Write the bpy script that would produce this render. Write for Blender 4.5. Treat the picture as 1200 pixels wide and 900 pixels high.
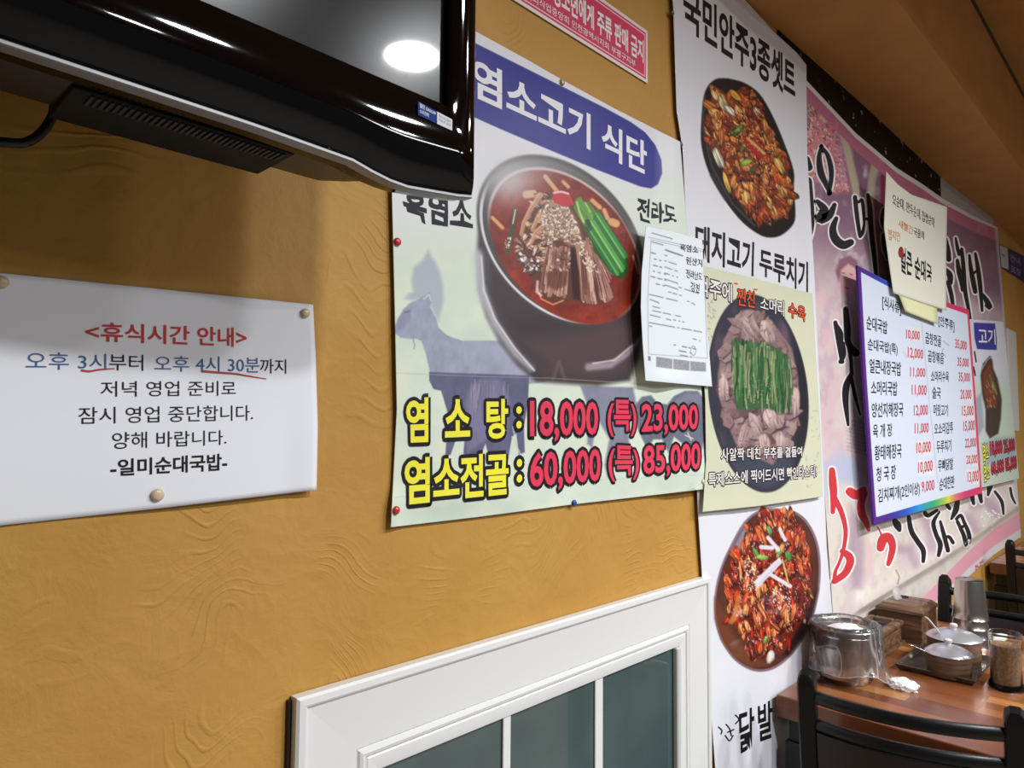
import bpy, bmesh, math, random
import numpy as np
from mathutils import Vector, Matrix
PI = math.pi
SC = bpy.context.scene
for o in list(bpy.data.objects): bpy.data.objects.remove(o)

# ------------------------------------------------------------------ camera, world, lights, exposure
EYE, DIST, F = 1.332, 0.72, 820.0            # eye height, distance of the camera from the poster wall, focal length in pixels of a 1200 px frame
YAW, PITCH, ROLL = math.radians(45.387), math.radians(3.3), math.radians(0.5)
_fw = np.array([math.sin(YAW)*math.cos(PITCH), math.cos(YAW)*math.cos(PITCH), math.sin(PITCH)])
_r0 = np.array([math.cos(YAW), -math.sin(YAW), 0.0]); _u0 = np.cross(_r0, _fw)
_rt = _r0*math.cos(ROLL) + _u0*math.sin(ROLL); _up = -_r0*math.sin(ROLL) + _u0*math.cos(ROLL)
CAM = np.array([0.0, -DIST, EYE])
cd = bpy.data.cameras.new('camera'); cam = bpy.data.objects.new('camera', cd); SC.collection.objects.link(cam)
cd.sensor_width = 36.0; cd.lens = F/1200*36.0; cd.clip_start = 0.02
cam.matrix_world = Matrix(((_rt[0], _up[0], -_fw[0], CAM[0]), (_rt[1], _up[1], -_fw[1], CAM[1]), (_rt[2], _up[2], -_fw[2], CAM[2]), (0, 0, 0, 1)))
SC.camera = cam
SC.view_settings.view_transform = 'Standard'; SC.view_settings.look = 'None'
SC.view_settings.gamma = 1.0; SC.view_settings.use_curve_mapping = False
SC.view_settings.exposure = 0.0
wd = bpy.data.worlds.new('world'); SC.world = wd; wd.use_nodes = True
wd.node_tree.nodes['Background'].inputs[0].default_value = (0.93, 0.96, 1.0, 1)
wd.node_tree.nodes['Background'].inputs[1].default_value = 0.13
CEIL = EYE + 1.38
def downlight(x, y, power, r=0.1, col=(0.955, 0.98, 1.0)):
    ld = bpy.data.lights.new('downlight', 'AREA'); ld.shape = 'DISK'; ld.size = 2*r; ld.energy = power; ld.color = col; ld.spread = math.radians(155)
    lo = bpy.data.objects.new('downlight', ld); SC.collection.objects.link(lo); lo.location = (x, y, CEIL-0.012)
LP = 30.5
for _x, _y, _p in ((0.78, -1.75, 1.0), (1.54, -1.775, 1.0), (2.5, -1.75, 1.15), (3.5, -1.75, 0.65), (0.9, -3.0, 1.0), (2.3, -3.0, 1.0), (3.4, -3.0, 0.8)):
    downlight(_x, _y, LP*_p)

pl = bpy.data.lights.new('panel_light', 'AREA'); pl.shape = 'RECTANGLE'; pl.size = 1.2; pl.size_y = 0.3; pl.energy = 50.0; pl.color = (0.97, 0.985, 1.0)
po = bpy.data.objects.new('panel_light', pl); SC.collection.objects.link(po); po.location = (2.9, -3.6, CEIL-0.012)
# ------------------------------------------------------------------ pixel <-> world helpers (1200 x 900 frame)
def rays(u, v):
    u = np.asarray(u, float); v = np.asarray(v, float)
    return _fw + ((u-600)/F)[..., None]*_rt + ((450-v)/F)[..., None]*_up
def onY(u, v, y=0.0):
    d = rays(u, v); t = (np.asarray(y, float)+DIST)/d[..., 1]
    return CAM + d*t[..., None]
def onZ(u, v, z):
    d = rays(u, v); t = (z-EYE)/d[..., 2]; return CAM + d*t[..., None]
def onX(u, v, x):
    d = rays(u, v); t = x/d[..., 0]; return CAM + d*t[..., None]
def proj(P):
    q = np.asarray(P, float)-CAM; d = q@_fw
    return 600+F*(q@_rt)/d, 450-F*(q@_up)/d

# ------------------------------------------------------------------ materials
def lin(c):
    c = np.asarray(c, float)/255.0
    return np.where(c <= 0.04045, c/12.92, ((c+0.055)/1.055)**2.4)
def L4(c): return tuple(float(x) for x in lin(c)) + (1.0,)
def mat(name, col, rough=0.5, metal=0.0, coat=0.0, spec=0.5, **kw):
    m = bpy.data.materials.new(name); m.use_nodes = True; b = m.node_tree.nodes['Principled BSDF']
    b.inputs['Base Color'].default_value = L4(col); b.inputs['Roughness'].default_value = rough; b.inputs['Metallic'].default_value = metal
    b.inputs['Coat Weight'].default_value = coat; b.inputs['Coat Roughness'].default_value = kw.get('coat_rough', 0.05)
    b.inputs['Specular IOR Level'].default_value = spec
    if 'trans' in kw: b.inputs['Transmission Weight'].default_value = kw['trans']; b.inputs['IOR'].default_value = kw.get('ior', 1.45)
    if 'alpha' in kw: b.inputs['Alpha'].default_value = kw['alpha']
    return m
def nd(m, t, **kw):
    n = m.node_tree.nodes.new(t)
    for k, v in kw.items():
        if k in n.inputs: n.inputs[k].default_value = v
        else: setattr(n, k, v)
    return n
def lk(m, a, ao, b, bi): m.node_tree.links.new(a.outputs[ao], b.inputs[bi])
def bsdf(m): return m.node_tree.nodes['Principled BSDF']
def ramp(m, stops):
    r = nd(m, 'ShaderNodeValToRGB'); e = r.color_ramp.elements
    while len(e) < len(stops): e.new(0.5)
    for q, (p, c) in zip(e, stops): q.position = p; q.color = L4(c)
    return r
def add_bump(m, scale, strength, dist=0.002, detail=4.0, distort=0.0, stretch=(1, 1, 1), rough=0.5):
    tc = nd(m, 'ShaderNodeTexCoord'); mp = nd(m, 'ShaderNodeMapping'); mp.inputs['Scale'].default_value = stretch
    nz = nd(m, 'ShaderNodeTexNoise', Scale=scale, Detail=detail, Roughness=rough, Distortion=distort)
    bp = nd(m, 'ShaderNodeBump', Strength=strength, Distance=dist)
    lk(m, tc, 'Object', mp, 'Vector'); lk(m, mp, 'Vector', nz, 'Vector'); lk(m, nz, 'Fac', bp, 'Height')
    lk(m, bp, 'Normal', bsdf(m), 'Normal'); return nz, bp
def mottle(m, c1, c2, scale, detail=3.0, stretch=(1, 1, 1), lo=0.35, hi=0.65):
    tc = nd(m, 'ShaderNodeTexCoord'); mp = nd(m, 'ShaderNodeMapping'); mp.inputs['Scale'].default_value = stretch
    nz = nd(m, 'ShaderNodeTexNoise', Scale=scale, Detail=detail)
    r = ramp(m, ((lo, c1), (hi, c2)))
    lk(m, tc, 'Object', mp, 'Vector'); lk(m, mp, 'Vector', nz, 'Vector'); lk(m, nz, 'Fac', r, 'Fac'); lk(m, r, 'Color', bsdf(m), 'Base Color')
def printed(name, rough=0.5, coat=0.0, coat_rough=0.1, bump=None, spec=0.4):
    m = mat(name, (255, 255, 255), rough, coat=coat, coat_rough=coat_rough, spec=spec)
    a = nd(m, 'ShaderNodeAttribute', attribute_name='print'); lk(m, a, 'Color', bsdf(m), 'Base Color')
    if bump: add_bump(m, *bump)
    return m
_inks = {}
def ink(col, rough=0.5):
    k = (tuple(col), rough)
    if k not in _inks:
        _inks[k] = mat('ink_%d_%d_%d' % tuple(col), col, rough, spec=0.2)
    return _inks[k]

# ------------------------------------------------------------------ object helpers
def link(name, me, parent=None):
    o = bpy.data.objects.new(name, me); SC.collection.objects.link(o)
    if parent is not None: o.parent = parent
    return o
def tag(o, label=None, cat=None, group=None, kind=None):
    if label: o['label'] = label
    if cat: o['category'] = cat
    if group: o['group'] = group
    if kind: o['kind'] = kind
    return o
def thing(name, label, cat, loc=(0, 0, 0), rz=0.0, group=None):
    o = link(name, None); o.location = loc; o.rotation_euler = (0, 0, rz); return tag(o, label, cat, group)
def root_loc(p):
    v = Vector((0, 0, 0))
    while p is not None: v += p.location; p = p.parent
    return v
def obj(name, bm, m, parent=None, origin=None, smooth=None, world=False):
    """bmesh -> one mesh object. world=True: the shape is in world coordinates and is moved into the parent's (unrotated) frame."""
    if origin is not None: bmesh.ops.translate(bm, verts=bm.verts, vec=-Vector(origin))
    elif world and parent is not None: bmesh.ops.translate(bm, verts=bm.verts, vec=-root_loc(parent))
    bmesh.ops.recalc_face_normals(bm, faces=bm.faces)
    me = bpy.data.meshes.new(name); bm.to_mesh(me); bm.free()
    for x in (m if isinstance(m, (list, tuple)) else [m]): me.materials.append(x)
    o = link(name, me, parent)
    if origin is not None: o.location = origin
    if smooth is not None:
        for p in me.polygons: p.use_smooth = True
        try: me.set_sharp_from_angle(angle=math.radians(smooth))
        except Exception: pass
    return o
def B(): return bmesh.new()
def box(bm, lo, hi, bev=0.0, seg=2, mi=0):
    t = bmesh.new(); bmesh.ops.create_cube(t, size=1.0)
    for v in t.verts: v.co = Vector([lo[i] + (v.co[i]+0.5)*(hi[i]-lo[i]) for i in range(3)])
    if bev > 0: bmesh.ops.bevel(t, geom=list(t.edges), offset=bev, segments=seg, affect='EDGES', profile=0.5)
    for f in t.faces: f.material_index = mi
    me = bpy.data.meshes.new('tmp'); t.to_mesh(me); t.free(); bm.from_mesh(me); bpy.data.meshes.remove(me)
def lathe(bm, prof, c=(0, 0, 0), n=40, jitter=None):
    rings = []
    for r, z in prof:
        if r < 1e-6: rings.append([bm.verts.new((c[0], c[1], c[2]+z))])
        else: rings.append([bm.verts.new((c[0]+r*math.cos(2*PI*k/n), c[1]+r*math.sin(2*PI*k/n), c[2]+z)) for k in range(n)])
    for a, b in zip(rings, rings[1:]):
        for k in range(n):
            k2 = (k+1) % n
            if len(a) == 1 and len(b) == 1: continue
            if len(a) == 1: bm.faces.new((a[0], b[k2], b[k]))
            elif len(b) == 1: bm.faces.new((a[k], a[k2], b[0]))
            else: bm.faces.new((a[k], a[k2], b[k2], b[k]))
def smooth_path(pts, n=8):
    P = [Vector(p) for p in pts]; out = []
    for i in range(len(P)-1):
        p0, p1, p2, p3 = P[max(i-1, 0)], P[i], P[i+1], P[min(i+2, len(P)-1)]
        for k in range(n):
            t = k/n
            out.append(0.5*((2*p1)+(p2-p0)*t+(2*p0-5*p1+4*p2-p3)*t*t+(3*p1-p0-3*p2+p3)*t**3))
    out.append(P[-1]); return out
def sweep(bm, pts, shape, closed=True, up=(0, 0, 1), cap=True, scale=None):
    """carry a 2D outline (side, up) along a path"""
    P = [Vector(p) for p in pts]; up = Vector(up); rings = []
    for i, p in enumerate(P):
        d = (P[min(i+1, len(P)-1)]-P[max(i-1, 0)]).normalized(); s = d.cross(up)
        if s.length < 1e-4: s = d.cross(Vector((1, 0, 0)))
        s.normalize(); w = s.cross(d).normalized(); k = scale[i] if scale else 1.0
        rings.append([bm.verts.new(p+s*a*k+w*b*k) for a, b in shape])
    n = len(shape)
    for a, b in zip(rings, rings[1:]):
        for k in range(n if closed else n-1): bm.faces.new((a[k], a[(k+1) % n], b[(k+1) % n], b[k]))
    if cap and closed: bm.faces.new(rings[0]); bm.faces.new(rings[-1][::-1])
def circ(r, n=10, ry=None): return [(r*math.cos(2*PI*k/n), (ry or r)*math.sin(2*PI*k/n)) for k in range(n)]
def rect2(w, h, b=0.0):
    if b <= 0: return [(-w, -h), (w, -h), (w, h), (-w, h)]
    return [(-w+b, -h), (w-b, -h), (w, -h+b), (w, h-b), (w-b, h), (-w+b, h), (-w, h-b), (-w, -h+b)]

# ------------------------------------------------------------------ numpy noise and a small painter for printed pictures
def _hash(ix, iy, seed):
    h = (ix.astype(np.int64)*374761393 + iy.astype(np.int64)*668265263 + seed*1442695041) & 0x7fffffff
    h = ((h ^ (h >> 13))*1274126177) & 0x7fffffff
    return ((h ^ (h >> 16)) & 0xffff)/65535.0
def vnoise(x, y, seed=0):
    ix = np.floor(x); iy = np.floor(y); fx = x-ix; fy = y-iy
    fx = fx*fx*(3-2*fx); fy = fy*fy*(3-2*fy)
    a = _hash(ix, iy, seed); b = _hash(ix+1, iy, seed); c = _hash(ix, iy+1, seed); d = _hash(ix+1, iy+1, seed)
    return (a*(1-fx)+b*fx)*(1-fy)+(c*(1-fx)+d*fx)*fy
def fbm(x, y, s, oct=4, seed=0):
    t = 0; a = 0.5; n = 0
    for k in range(oct):
        t = t+a*vnoise(x/s*2**k, y/s*2**k, seed+k*17); n += a; a *= 0.55
    return t/n
def sstep(a, b, x):
    t = np.clip((x-a)/(b-a), 0, 1); return t*t*(3-2*t)
class Paint:
    def __init__(s, X, Y, col): s.X = X; s.Y = Y; s.C = np.empty((len(X), 3)); s.C[:] = col
    def over(s, m, col, idx=None):
        col = np.asarray(col, float)
        if idx is None: s.C = s.C*(1-m[:, None]) + col*m[:, None]
        else: s.C[idx] = s.C[idx]*(1-m[:, None]) + col*m[:, None]
    def mul(s, k): s.C *= k[:, None]
    def near(s, x0, y0, x1, y1): return np.nonzero((s.X > x0) & (s.X < x1) & (s.Y > y0) & (s.Y < y1))[0]
    def ell(s, cx, cy, a, b, ang=0.0, idx=None):
        X = s.X if idx is None else s.X[idx]; Y = s.Y if idx is None else s.Y[idx]
        c, n = math.cos(math.radians(ang)), math.sin(math.radians(ang)); dx = X-cx; dy = Y-cy
        return np.sqrt(((dx*c+dy*n)/a)**2 + ((-dx*n+dy*c)/b)**2)
    def poly_sd(s, pts, idx=None):
        """signed distance to a polygon in pixels, negative inside"""
        X = s.X if idx is None else s.X[idx]; Y = s.Y if idx is None else s.Y[idx]
        ins = np.zeros(len(X), bool); D = np.full(len(X), 1e9); n = len(pts)
        for i in range(n):
            (x1, y1), (x2, y2) = pts[i], pts[(i+1) % n]
            dx, dy = x2-x1, y2-y1
            t = np.clip(((X-x1)*dx+(Y-y1)*dy)/(dx*dx+dy*dy+1e-12), 0, 1)
            D = np.minimum(D, (X-x1-t*dx)**2+(Y-y1-t*dy)**2)
            if y1 != y2:
                c = ((y1 > Y) != (y2 > Y)) & (X < (x2-x1)*(Y-y1)/(y2-y1)+x1); ins ^= c
        D = np.sqrt(D); return np.where(ins, -D, D)
    def poly(s, pts, col, soft=0.8, alpha=1.0, tex=None):
        xs = [p[0] for p in pts]; ys = [p[1] for p in pts]; q = soft+2
        i = s.near(min(xs)-q, min(ys)-q, max(xs)+q, max(ys)+q)
        if not len(i): return
        m = sstep(soft, -soft, s.poly_sd(pts, i))*alpha
        if tex is not None:
            c = np.asarray(col, float)*tex(s.X[i], s.Y[i])[:, None]; s.C[i] = s.C[i]*(1-m[:, None])+c*m[:, None]
        else: s.over(m, col, i)
    def line(s, pts, w, col, soft=0.7, alpha=1.0, w2=None):
        xs = [p[0] for p in pts]; ys = [p[1] for p in pts]; q = max(w, w2 or 0)+soft+2
        i = s.near(min(xs)-q, min(ys)-q, max(xs)+q, max(ys)+q)
        if not len(i): return
        X, Y = s.X[i], s.Y[i]; best = np.full(len(i), 1e9); n = len(pts)-1
        for k in range(n):
            (x1, y1), (x2, y2) = pts[k], pts[k+1]; dx, dy = x2-x1, y2-y1
            t = np.clip(((X-x1)*dx+(Y-y1)*dy)/(dx*dx+dy*dy+1e-9), 0, 1)
            ww = (w if w2 is None else w+(w2-w)*(k+t)/n)/2
            best = np.minimum(best, np.hypot(X-x1-t*dx, Y-y1-t*dy)-ww)
        s.over(sstep(soft, -soft, best)*alpha, col, i)
    def blob(s, cx, cy, a, b, ang, col, rng, shade=0.35, edge=0.5, hi=0.0, streak=0.25):
        r = max(a, b)+1.5; i = s.near(cx-r, cy-r, cx+r, cy+r)
        if not len(i): return
        c, n = math.cos(math.radians(ang)), math.sin(math.radians(ang)); dx = s.X[i]-cx; dy = s.Y[i]-cy
        p = (dx*c+dy*n)/a; q = (-dx*n+dy*c)/b; d = np.sqrt(p*p+q*q)
        d = d+0.25*(vnoise(p*1.7+cx, q*1.7+cy, 3)-0.5)
        m = sstep(1.05, 0.85, d)
        lit = 1.0 + shade*(-(dy/r)*0.8-(dx/r)*0.3) - edge*sstep(0.55, 1.0, d) + streak*(vnoise(p*1.2+cx*3.1, q*4.5+cy*1.7, 5)-0.5)*2
        C = np.asarray(col, float)*lit[:, None]
        if hi > 0:
            h = sstep(0.72, 0.86, vnoise(p*2.4+cx*1.3, q*3.2+cy*2.1, 9))*hi*sstep(1, 0.6, d); C = C*(1-h[:, None])+np.array([250, 235, 215])*h[:, None]
        s.C[i] = s.C[i]*(1-m[:, None])+np.clip(C, 0, 255)*m[:, None]
def inpoly(x, y, pts):
    r = False; n = len(pts)
    for i in range(n):
        (x1, y1), (x2, y2) = pts[i], pts[(i+1) % n]
        if (y1 > y) != (y2 > y) and x < (x2-x1)*(y-y1)/(y2-y1)+x1: r = not r
    return r
def scatter(rng, pts, n):
    xs = [p[0] for p in pts]; ys = [p[1] for p in pts]; out = []
    while len(out) < n:
        x = rng.uniform(min(xs), max(xs)); y = rng.uniform(min(ys), max(ys))
        if inpoly(x, y, pts): out.append((x, y))
    return out
def specks(P, rng, pts, n, w, col, alpha=0.9, length=0.0):
    for x, y in scatter(rng, pts, n):
        a = rng.uniform(0, 2*PI); l = length*rng.uniform(0.4, 1)
        P.line([(x, y), (x+l*math.cos(a)+0.01, y+l*math.sin(a))], w*rng.uniform(0.7, 1.3), col, 0.5, alpha)

# ------------------------------------------------------------------ sheets on the wall: outline as seen, printed picture, relief, lettering
def pline(pts, t):
    P = np.array(pts, float); d = np.concatenate([[0], np.cumsum(np.hypot(*np.diff(P, axis=0).T))]); d /= d[-1]
    return np.stack([np.interp(t, d, P[:, 0]), np.interp(t, d, P[:, 1])], -1)
class Sheet:
    """a hung sheet: top/bottom edges run left to right, left/right edges run top to bottom (pixel traces); base = how far it stands off the wall"""
    def __init__(s, name, label, cat, top, bottom, left, right, base, m, step=None, paint=None, col=(240, 240, 242), rel=None, res=(24, 24), thick=0.0006):
        s.base = base; s.rel = rel or (lambda u, v: np.zeros_like(u))
        if step:
            wpx = max(np.hypot(*np.diff(np.array(e, float), axis=0).T).sum() for e in (top, bottom)); hpx = max(np.hypot(*np.diff(np.array(e, float), axis=0).T).sum() for e in (left, right))
            nu, nv = int(wpx/step)+2, int(hpx/step)+2
        else: nu, nv = res
        u = np.linspace(0, 1, nu); v = np.linspace(0, 1, nv); T, Bo, Le, Ri = pline(top, u), pline(bottom, u), pline(left, v), pline(right, v)
        U = u[None, :, None]; V = v[:, None, None]
        G = (1-V)*T[None]+V*Bo[None]+(1-U)*Le[:, None]+U*Ri[:, None]-((1-U)*(1-V)*T[0]+U*(1-V)*T[-1]+(1-U)*V*Bo[0]+U*V*Bo[-1])
        px, py = G[..., 0].ravel(), G[..., 1].ravel()
        W = s.at(px, py); org = W.mean(0); s.org = org
        idx = np.arange(nu*nv).reshape(nv, nu)
        q = np.stack([idx[:-1, :-1], idx[1:, :-1], idx[1:, 1:], idx[:-1, 1:]], -1).reshape(-1, 4)
        # a real sheet: back face and rim behind the printed face
        ring = np.concatenate([idx[0, :], idx[1:, -1], idx[-1, -2::-1], idx[-2:0:-1, 0]])
        nb = len(W); back = W[ring].copy(); back[:, 1] += thick
        r2 = np.arange(len(ring)); nx = (r2+1) % len(ring)
        rim = np.stack([ring[r2], ring[nx], nb+nx, nb+r2], -1)
        W2 = np.concatenate([W, back])-org
        faces = np.concatenate([q, rim]); me = bpy.data.meshes.new(name)
        me.vertices.add(len(W2)); me.vertices.foreach_set('co', W2.ravel())
        me.loops.add(faces.size); me.loops.foreach_set('vertex_index', faces.ravel().astype(np.int32))
        me.polygons.add(len(faces)); me.polygons.foreach_set('loop_start', np.arange(0, faces.size, 4, dtype=np.int32))
        try: me.polygons.foreach_set('loop_total', np.full(len(faces), 4, np.int32))
        except Exception: pass
        sm = np.ones(len(faces), bool); sm[len(q):] = False; me.polygons.foreach_set('use_smooth', sm)
        me.update(calc_edges=True)
        P = Paint(px, py, col)
        if paint: paint(P)
        C = np.ones((len(W2), 4)); C[:nb, :3] = lin(np.clip(P.C, 0, 250)); C[nb:, :3] = C[ring, :3]
        at = me.attributes.new('print', 'FLOAT_COLOR', 'POINT'); at.data.foreach_set('color', C.astype(np.float32).ravel())
        me.materials.append(m); s.o = link(name, me); s.o.location = org; tag(s.o, label, cat)
        s.verts = []; s.faces = []; s.mi = []; s.mats = []; s.n = 0
    def at(s, px, py, extra=0.0):
        px = np.asarray(px, float); py = np.asarray(py, float); return onY(px, py, -(s.base+s.rel(px, py)+extra))
    def add(s, V, faces, m, layer=1):
        """V: pixel points (n,2)"""
        if m not in s.mats: s.mats.append(m)
        V = np.asarray(V, float); s.verts.append(s.at(V[:, 0], V[:, 1], 0.0005*layer)-s.org)
        for f in faces: s.faces.append(tuple(i+s.n for i in f)); s.mi.append(s.mats.index(m))
        s.n += len(V)
    def text(s, body, TL, TR, BR, BL, col, bold=0.0, outline=None, orad=0.045, layer=1, res=3, space=1.0, hand=0.0):
        V, fs, rims, bb = glyphs(body, bold, res, space)
        q = onY(np.array([TL[0], TR[0], BR[0], BL[0]]), np.array([TL[1], TR[1], BR[1], BL[1]]))
        def warp(A):
            if hand: A = A+hand*np.stack([np.sin(7.3*A[:, 1]+2.1*A[:, 0]+1.0)+0.7*np.sin(13*A[:, 1]+5*A[:, 0])+0.6*np.sin(3.1*A[:, 0]), np.sin(5.7*A[:, 0]+3*A[:, 1])+0.8*np.sin(11.3*A[:, 0]+0.6)], -1)
            a = ((A[:, 0]-bb[0])/(bb[2]-bb[0]))[:, None]; b = ((bb[3]-A[:, 1])/(bb[3]-bb[1]))[:, None]
            return np.stack(proj((1-b)*((1-a)*q[0]+a*q[1])+b*((1-a)*q[3]+a*q[2])), -1)
        if outline is not None:
            OV, of = [], []
            for a, b in rims:
                A, C = V[a], V[b]; d = C-A; l = np.hypot(*d)
                if l < 1e-9: continue
                n = np.array([-d[1], d[0]])/l*orad; k = len(OV); OV += [A+n, C+n, C-n, A-n]; of.append((k, k+1, k+2, k+3))
                k = len(OV); OV += [A+orad*np.array([math.cos(t), math.sin(t)]) for t in np.linspace(0, 2*PI, 8, endpoint=False)]; of.append(tuple(range(k, k+8)))
            s.add(warp(np.array(OV)), of, ink(outline), layer); s.add(warp(V), fs, ink(outline), layer); layer += 1
        s.add(warp(V), fs, ink(col), layer)
    def stroke(s, pts, w, col, outline=None, ow=2.5, layer=1, n=7):
        """a brush stroke through pixel points, w = width or list of widths"""
        ws = w if isinstance(w, (list, tuple)) else [w]*len(pts)
        P = np.array([tuple(p) for p in smooth_path([(x, y, q) for (x, y), q in zip(pts, ws)], n)])
        d = np.gradient(P[:, :2], axis=0); l = np.hypot(d[:, 0], d[:, 1])[:, None]+1e-9; nn = np.stack([-d[:, 1], d[:, 0]], -1)/l
        def rib(e):
            h = (P[:, 2:3]/2+e); t0 = d[0]/l[0]; t1 = d[-1]/l[-1]
            A = np.concatenate([P[:, :2]+nn*h, P[:, :2]-nn*h]); m = len(P); f = [(i, i+1, m+i+1, m+i) for i in range(m-1)]
            for c, t, i in ((P[0, :2], -t0, 0), (P[-1, :2], t1, m-1)):
                k = len(A); r = h[i, 0]; a0 = math.atan2(t[1], t[0])
                A = np.concatenate([A, [c+r*np.array([math.cos(a0+a), math.sin(a0+a)]) for a in np.linspace(-PI/2, PI/2, 6)]]); f.append(tuple(range(k, k+6)))
            return A, f
        if outline is not None: A, f = rib(ow); s.add(A, f, ink(outline), layer)
        A, f = rib(0.0); s.add(A, f, ink(col), layer+(1 if outline is not None else 0))
    def shape(s, pts, col, layer=1): s.add(pts, [tuple(range(len(pts)))], ink(col), layer)
    def done(s, name='lettering', label=None):
        if not s.n: return s.o
        me = bpy.data.meshes.new(name); me.from_pydata(np.concatenate(s.verts).tolist(), [], s.faces)
        for m in s.mats: me.materials.append(m)
        me.polygons.foreach_set('material_index', np.array(s.mi, np.int32)); me.update()
        c = link(name, me, s.o)
        if label: c['label'] = label
        s.verts = []; s.faces = []; s.mi = []; s.mats = []; s.n = 0
        return s.o
_gl = {}
def glyphs(body, bold, res, space):
    k = (body, bold, res, space)
    if k in _gl: return _gl[k]
    c = bpy.data.curves.new('t', 'FONT'); c.body = body; c.offset = bold; c.resolution_u = res; c.space_character = space
    o = bpy.data.objects.new('t', c); SC.collection.objects.link(o); bpy.context.view_layer.update()
    ev = o.evaluated_get(bpy.context.evaluated_depsgraph_get()); me = ev.to_mesh()
    V = np.zeros(len(me.vertices)*3); me.vertices.foreach_get('co', V); V = V.reshape(-1, 3)[:, :2].copy()
    fs = [tuple(p.vertices) for p in me.polygons]; cnt = {}
    # weld coincident points so that the rim can be found
    key = {}; mp = [key.setdefault((round(a, 5), round(b, 5)), i) for i, (a, b) in enumerate(V)]
    for f in fs:
        for i in range(len(f)):
            e = tuple(sorted((mp[f[i]], mp[f[(i+1) % len(f)]]))); cnt[e] = cnt.get(e, 0)+1
    rims = [e for e, n in cnt.items() if n == 1]
    ev.to_mesh_clear(); bpy.data.objects.remove(o); bpy.data.curves.remove(c)
    bb = (V[:, 0].min(), V[:, 1].min(), V[:, 0].max(), V[:, 1].max()); _gl[k] = (V, fs, rims, bb); return _gl[k]
def waves(amp, seed, sc=90.0):
    return lambda u, v: amp*(fbm(u, v*0.7, sc, 2, seed)-0.5)*2

# ------------------------------------------------------------------ room shell
m_wall = mat('ochre_plaster', (196, 142, 62), 0.62, spec=0.35)
def build_wall_material(m):
    tc = nd(m, 'ShaderNodeTexCoord'); b = bsdf(m)
    n1 = nd(m, 'ShaderNodeTexNoise', Scale=3.5, Detail=5.0, Roughness=0.55)
    r = ramp(m, ((0.3, (180, 132, 58)), (0.55, (189, 142, 67)), (0.75, (197, 151, 78))))
    lk(m, tc, 'Object', n1, 'Vector'); lk(m, n1, 'Fac', r, 'Fac'); lk(m, r, 'Color', b, 'Base Color')
    n2 = nd(m, 'ShaderNodeTexNoise', Scale=3.2, Detail=2.0, Distortion=0.8)         # trowel sweeps: arcs bent by noise, with raised ridges at their edges
    mx = nd(m, 'ShaderNodeMixRGB', blend_type='ADD'); mx.inputs[0].default_value = 0.5
    lk(m, tc, 'Object', n2, 'Vector'); lk(m, tc, 'Object', mx, 1); lk(m, n2, 'Color', mx, 2)
    wv = nd(m, 'ShaderNodeTexWave', wave_type='RINGS', Scale=15.0, Distortion=2.2, Detail=3.0); wv.inputs['Detail Scale'].default_value = 1.6
    lk(m, mx, 'Color', wv, 'Vector')
    rd_ = nd(m, 'ShaderNodeValToRGB'); rd_.color_ramp.elements[0].position = 0.72; rd_.color_ramp.elements[1].position = 1.0; lk(m, wv, 'Fac', rd_, 'Fac')
    n4 = nd(m, 'ShaderNodeTexNoise', Scale=9.0, Detail=4.0); lk(m, tc, 'Object', n4, 'Vector')
    rm = nd(m, 'ShaderNodeValToRGB'); rm.color_ramp.elements[0].position = 0.50; rm.color_ramp.elements[1].position = 0.72; lk(m, n4, 'Fac', rm, 'Fac')
    k = nd(m, 'ShaderNodeMath', operation='MULTIPLY'); lk(m, rd_, 'Color', k, 0); lk(m, rm, 'Color', k, 1)
    n3 = nd(m, 'ShaderNodeTexNoise', Scale=22.0, Detail=6.0, Roughness=0.62, Distortion=0.5); lk(m, tc, 'Object', n3, 'Vector')
    vo = nd(m, 'ShaderNodeTexVoronoi', Scale=26.0); lk(m, mx, 'Color', vo, 'Vector')                   # small lumps and pits
    b0 = nd(m, 'ShaderNodeBump', Strength=0.3, Distance=0.0025); lk(m, vo, 'Distance', b0, 'Height')
    b1 = nd(m, 'ShaderNodeBump', Strength=0.5, Distance=0.0022); lk(m, k, 'Value', b1, 'Height'); lk(m, b0, 'Normal', b1, 'Normal')
    b2 = nd(m, 'ShaderNodeBump', Strength=0.5, Distance=0.0042); lk(m, n3, 'Fac', b2, 'Height'); lk(m, b1, 'Normal', b2, 'Normal'); lk(m, b2, 'Normal', b, 'Normal')
build_wall_material(m_wall)
m_ceil = mat('ochre_ceiling_paper', (168, 118, 56), 0.7); mottle(m_ceil, (164, 114, 53), (173, 123, 60), 9.0, 4.0); add_bump(m_ceil, 140.0, 0.12, 0.001)
SOFP = [(-1.6, 0.955), (1.47, 0.978), (2.2, 0.997), (3.17, 1.008), (3.8, 1.038), (4.3, 1.060), (7.2, 1.075)]     # the old soffit is not quite level
def sofz(x): return EYE+float(np.interp(x, [p[0] for p in SOFP], [p[1] for p in SOFP]))
bm = B(); box(bm, (-1.6, 0, 0), (7.2, 0.12, 2.9)); tag(obj('wall_left', bm, m_wall), 'ochre trowelled plaster wall carrying all the posters', kind='structure')
bm = B(); R = []
for x, z in SOFP: R.append([bm.verts.new(p) for p in ((x, -0.0005, EYE+z), (x, -0.25, EYE+z), (x, -0.25, EYE+1.33), (x, -0.0005, EYE+1.33))])
for p, q in zip(R, R[1:]):
    for k in range(4): bm.faces.new((p[k], p[(k+1) % 4], q[(k+1) % 4], q[k]))
bm.faces.new(R[0]); bm.faces.new(R[-1][::-1]); tag(obj('ceiling_soffit', bm, m_ceil), kind='structure')
m_gap = mat('dark_ceiling_trim', (58, 46, 36), 0.6)
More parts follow.
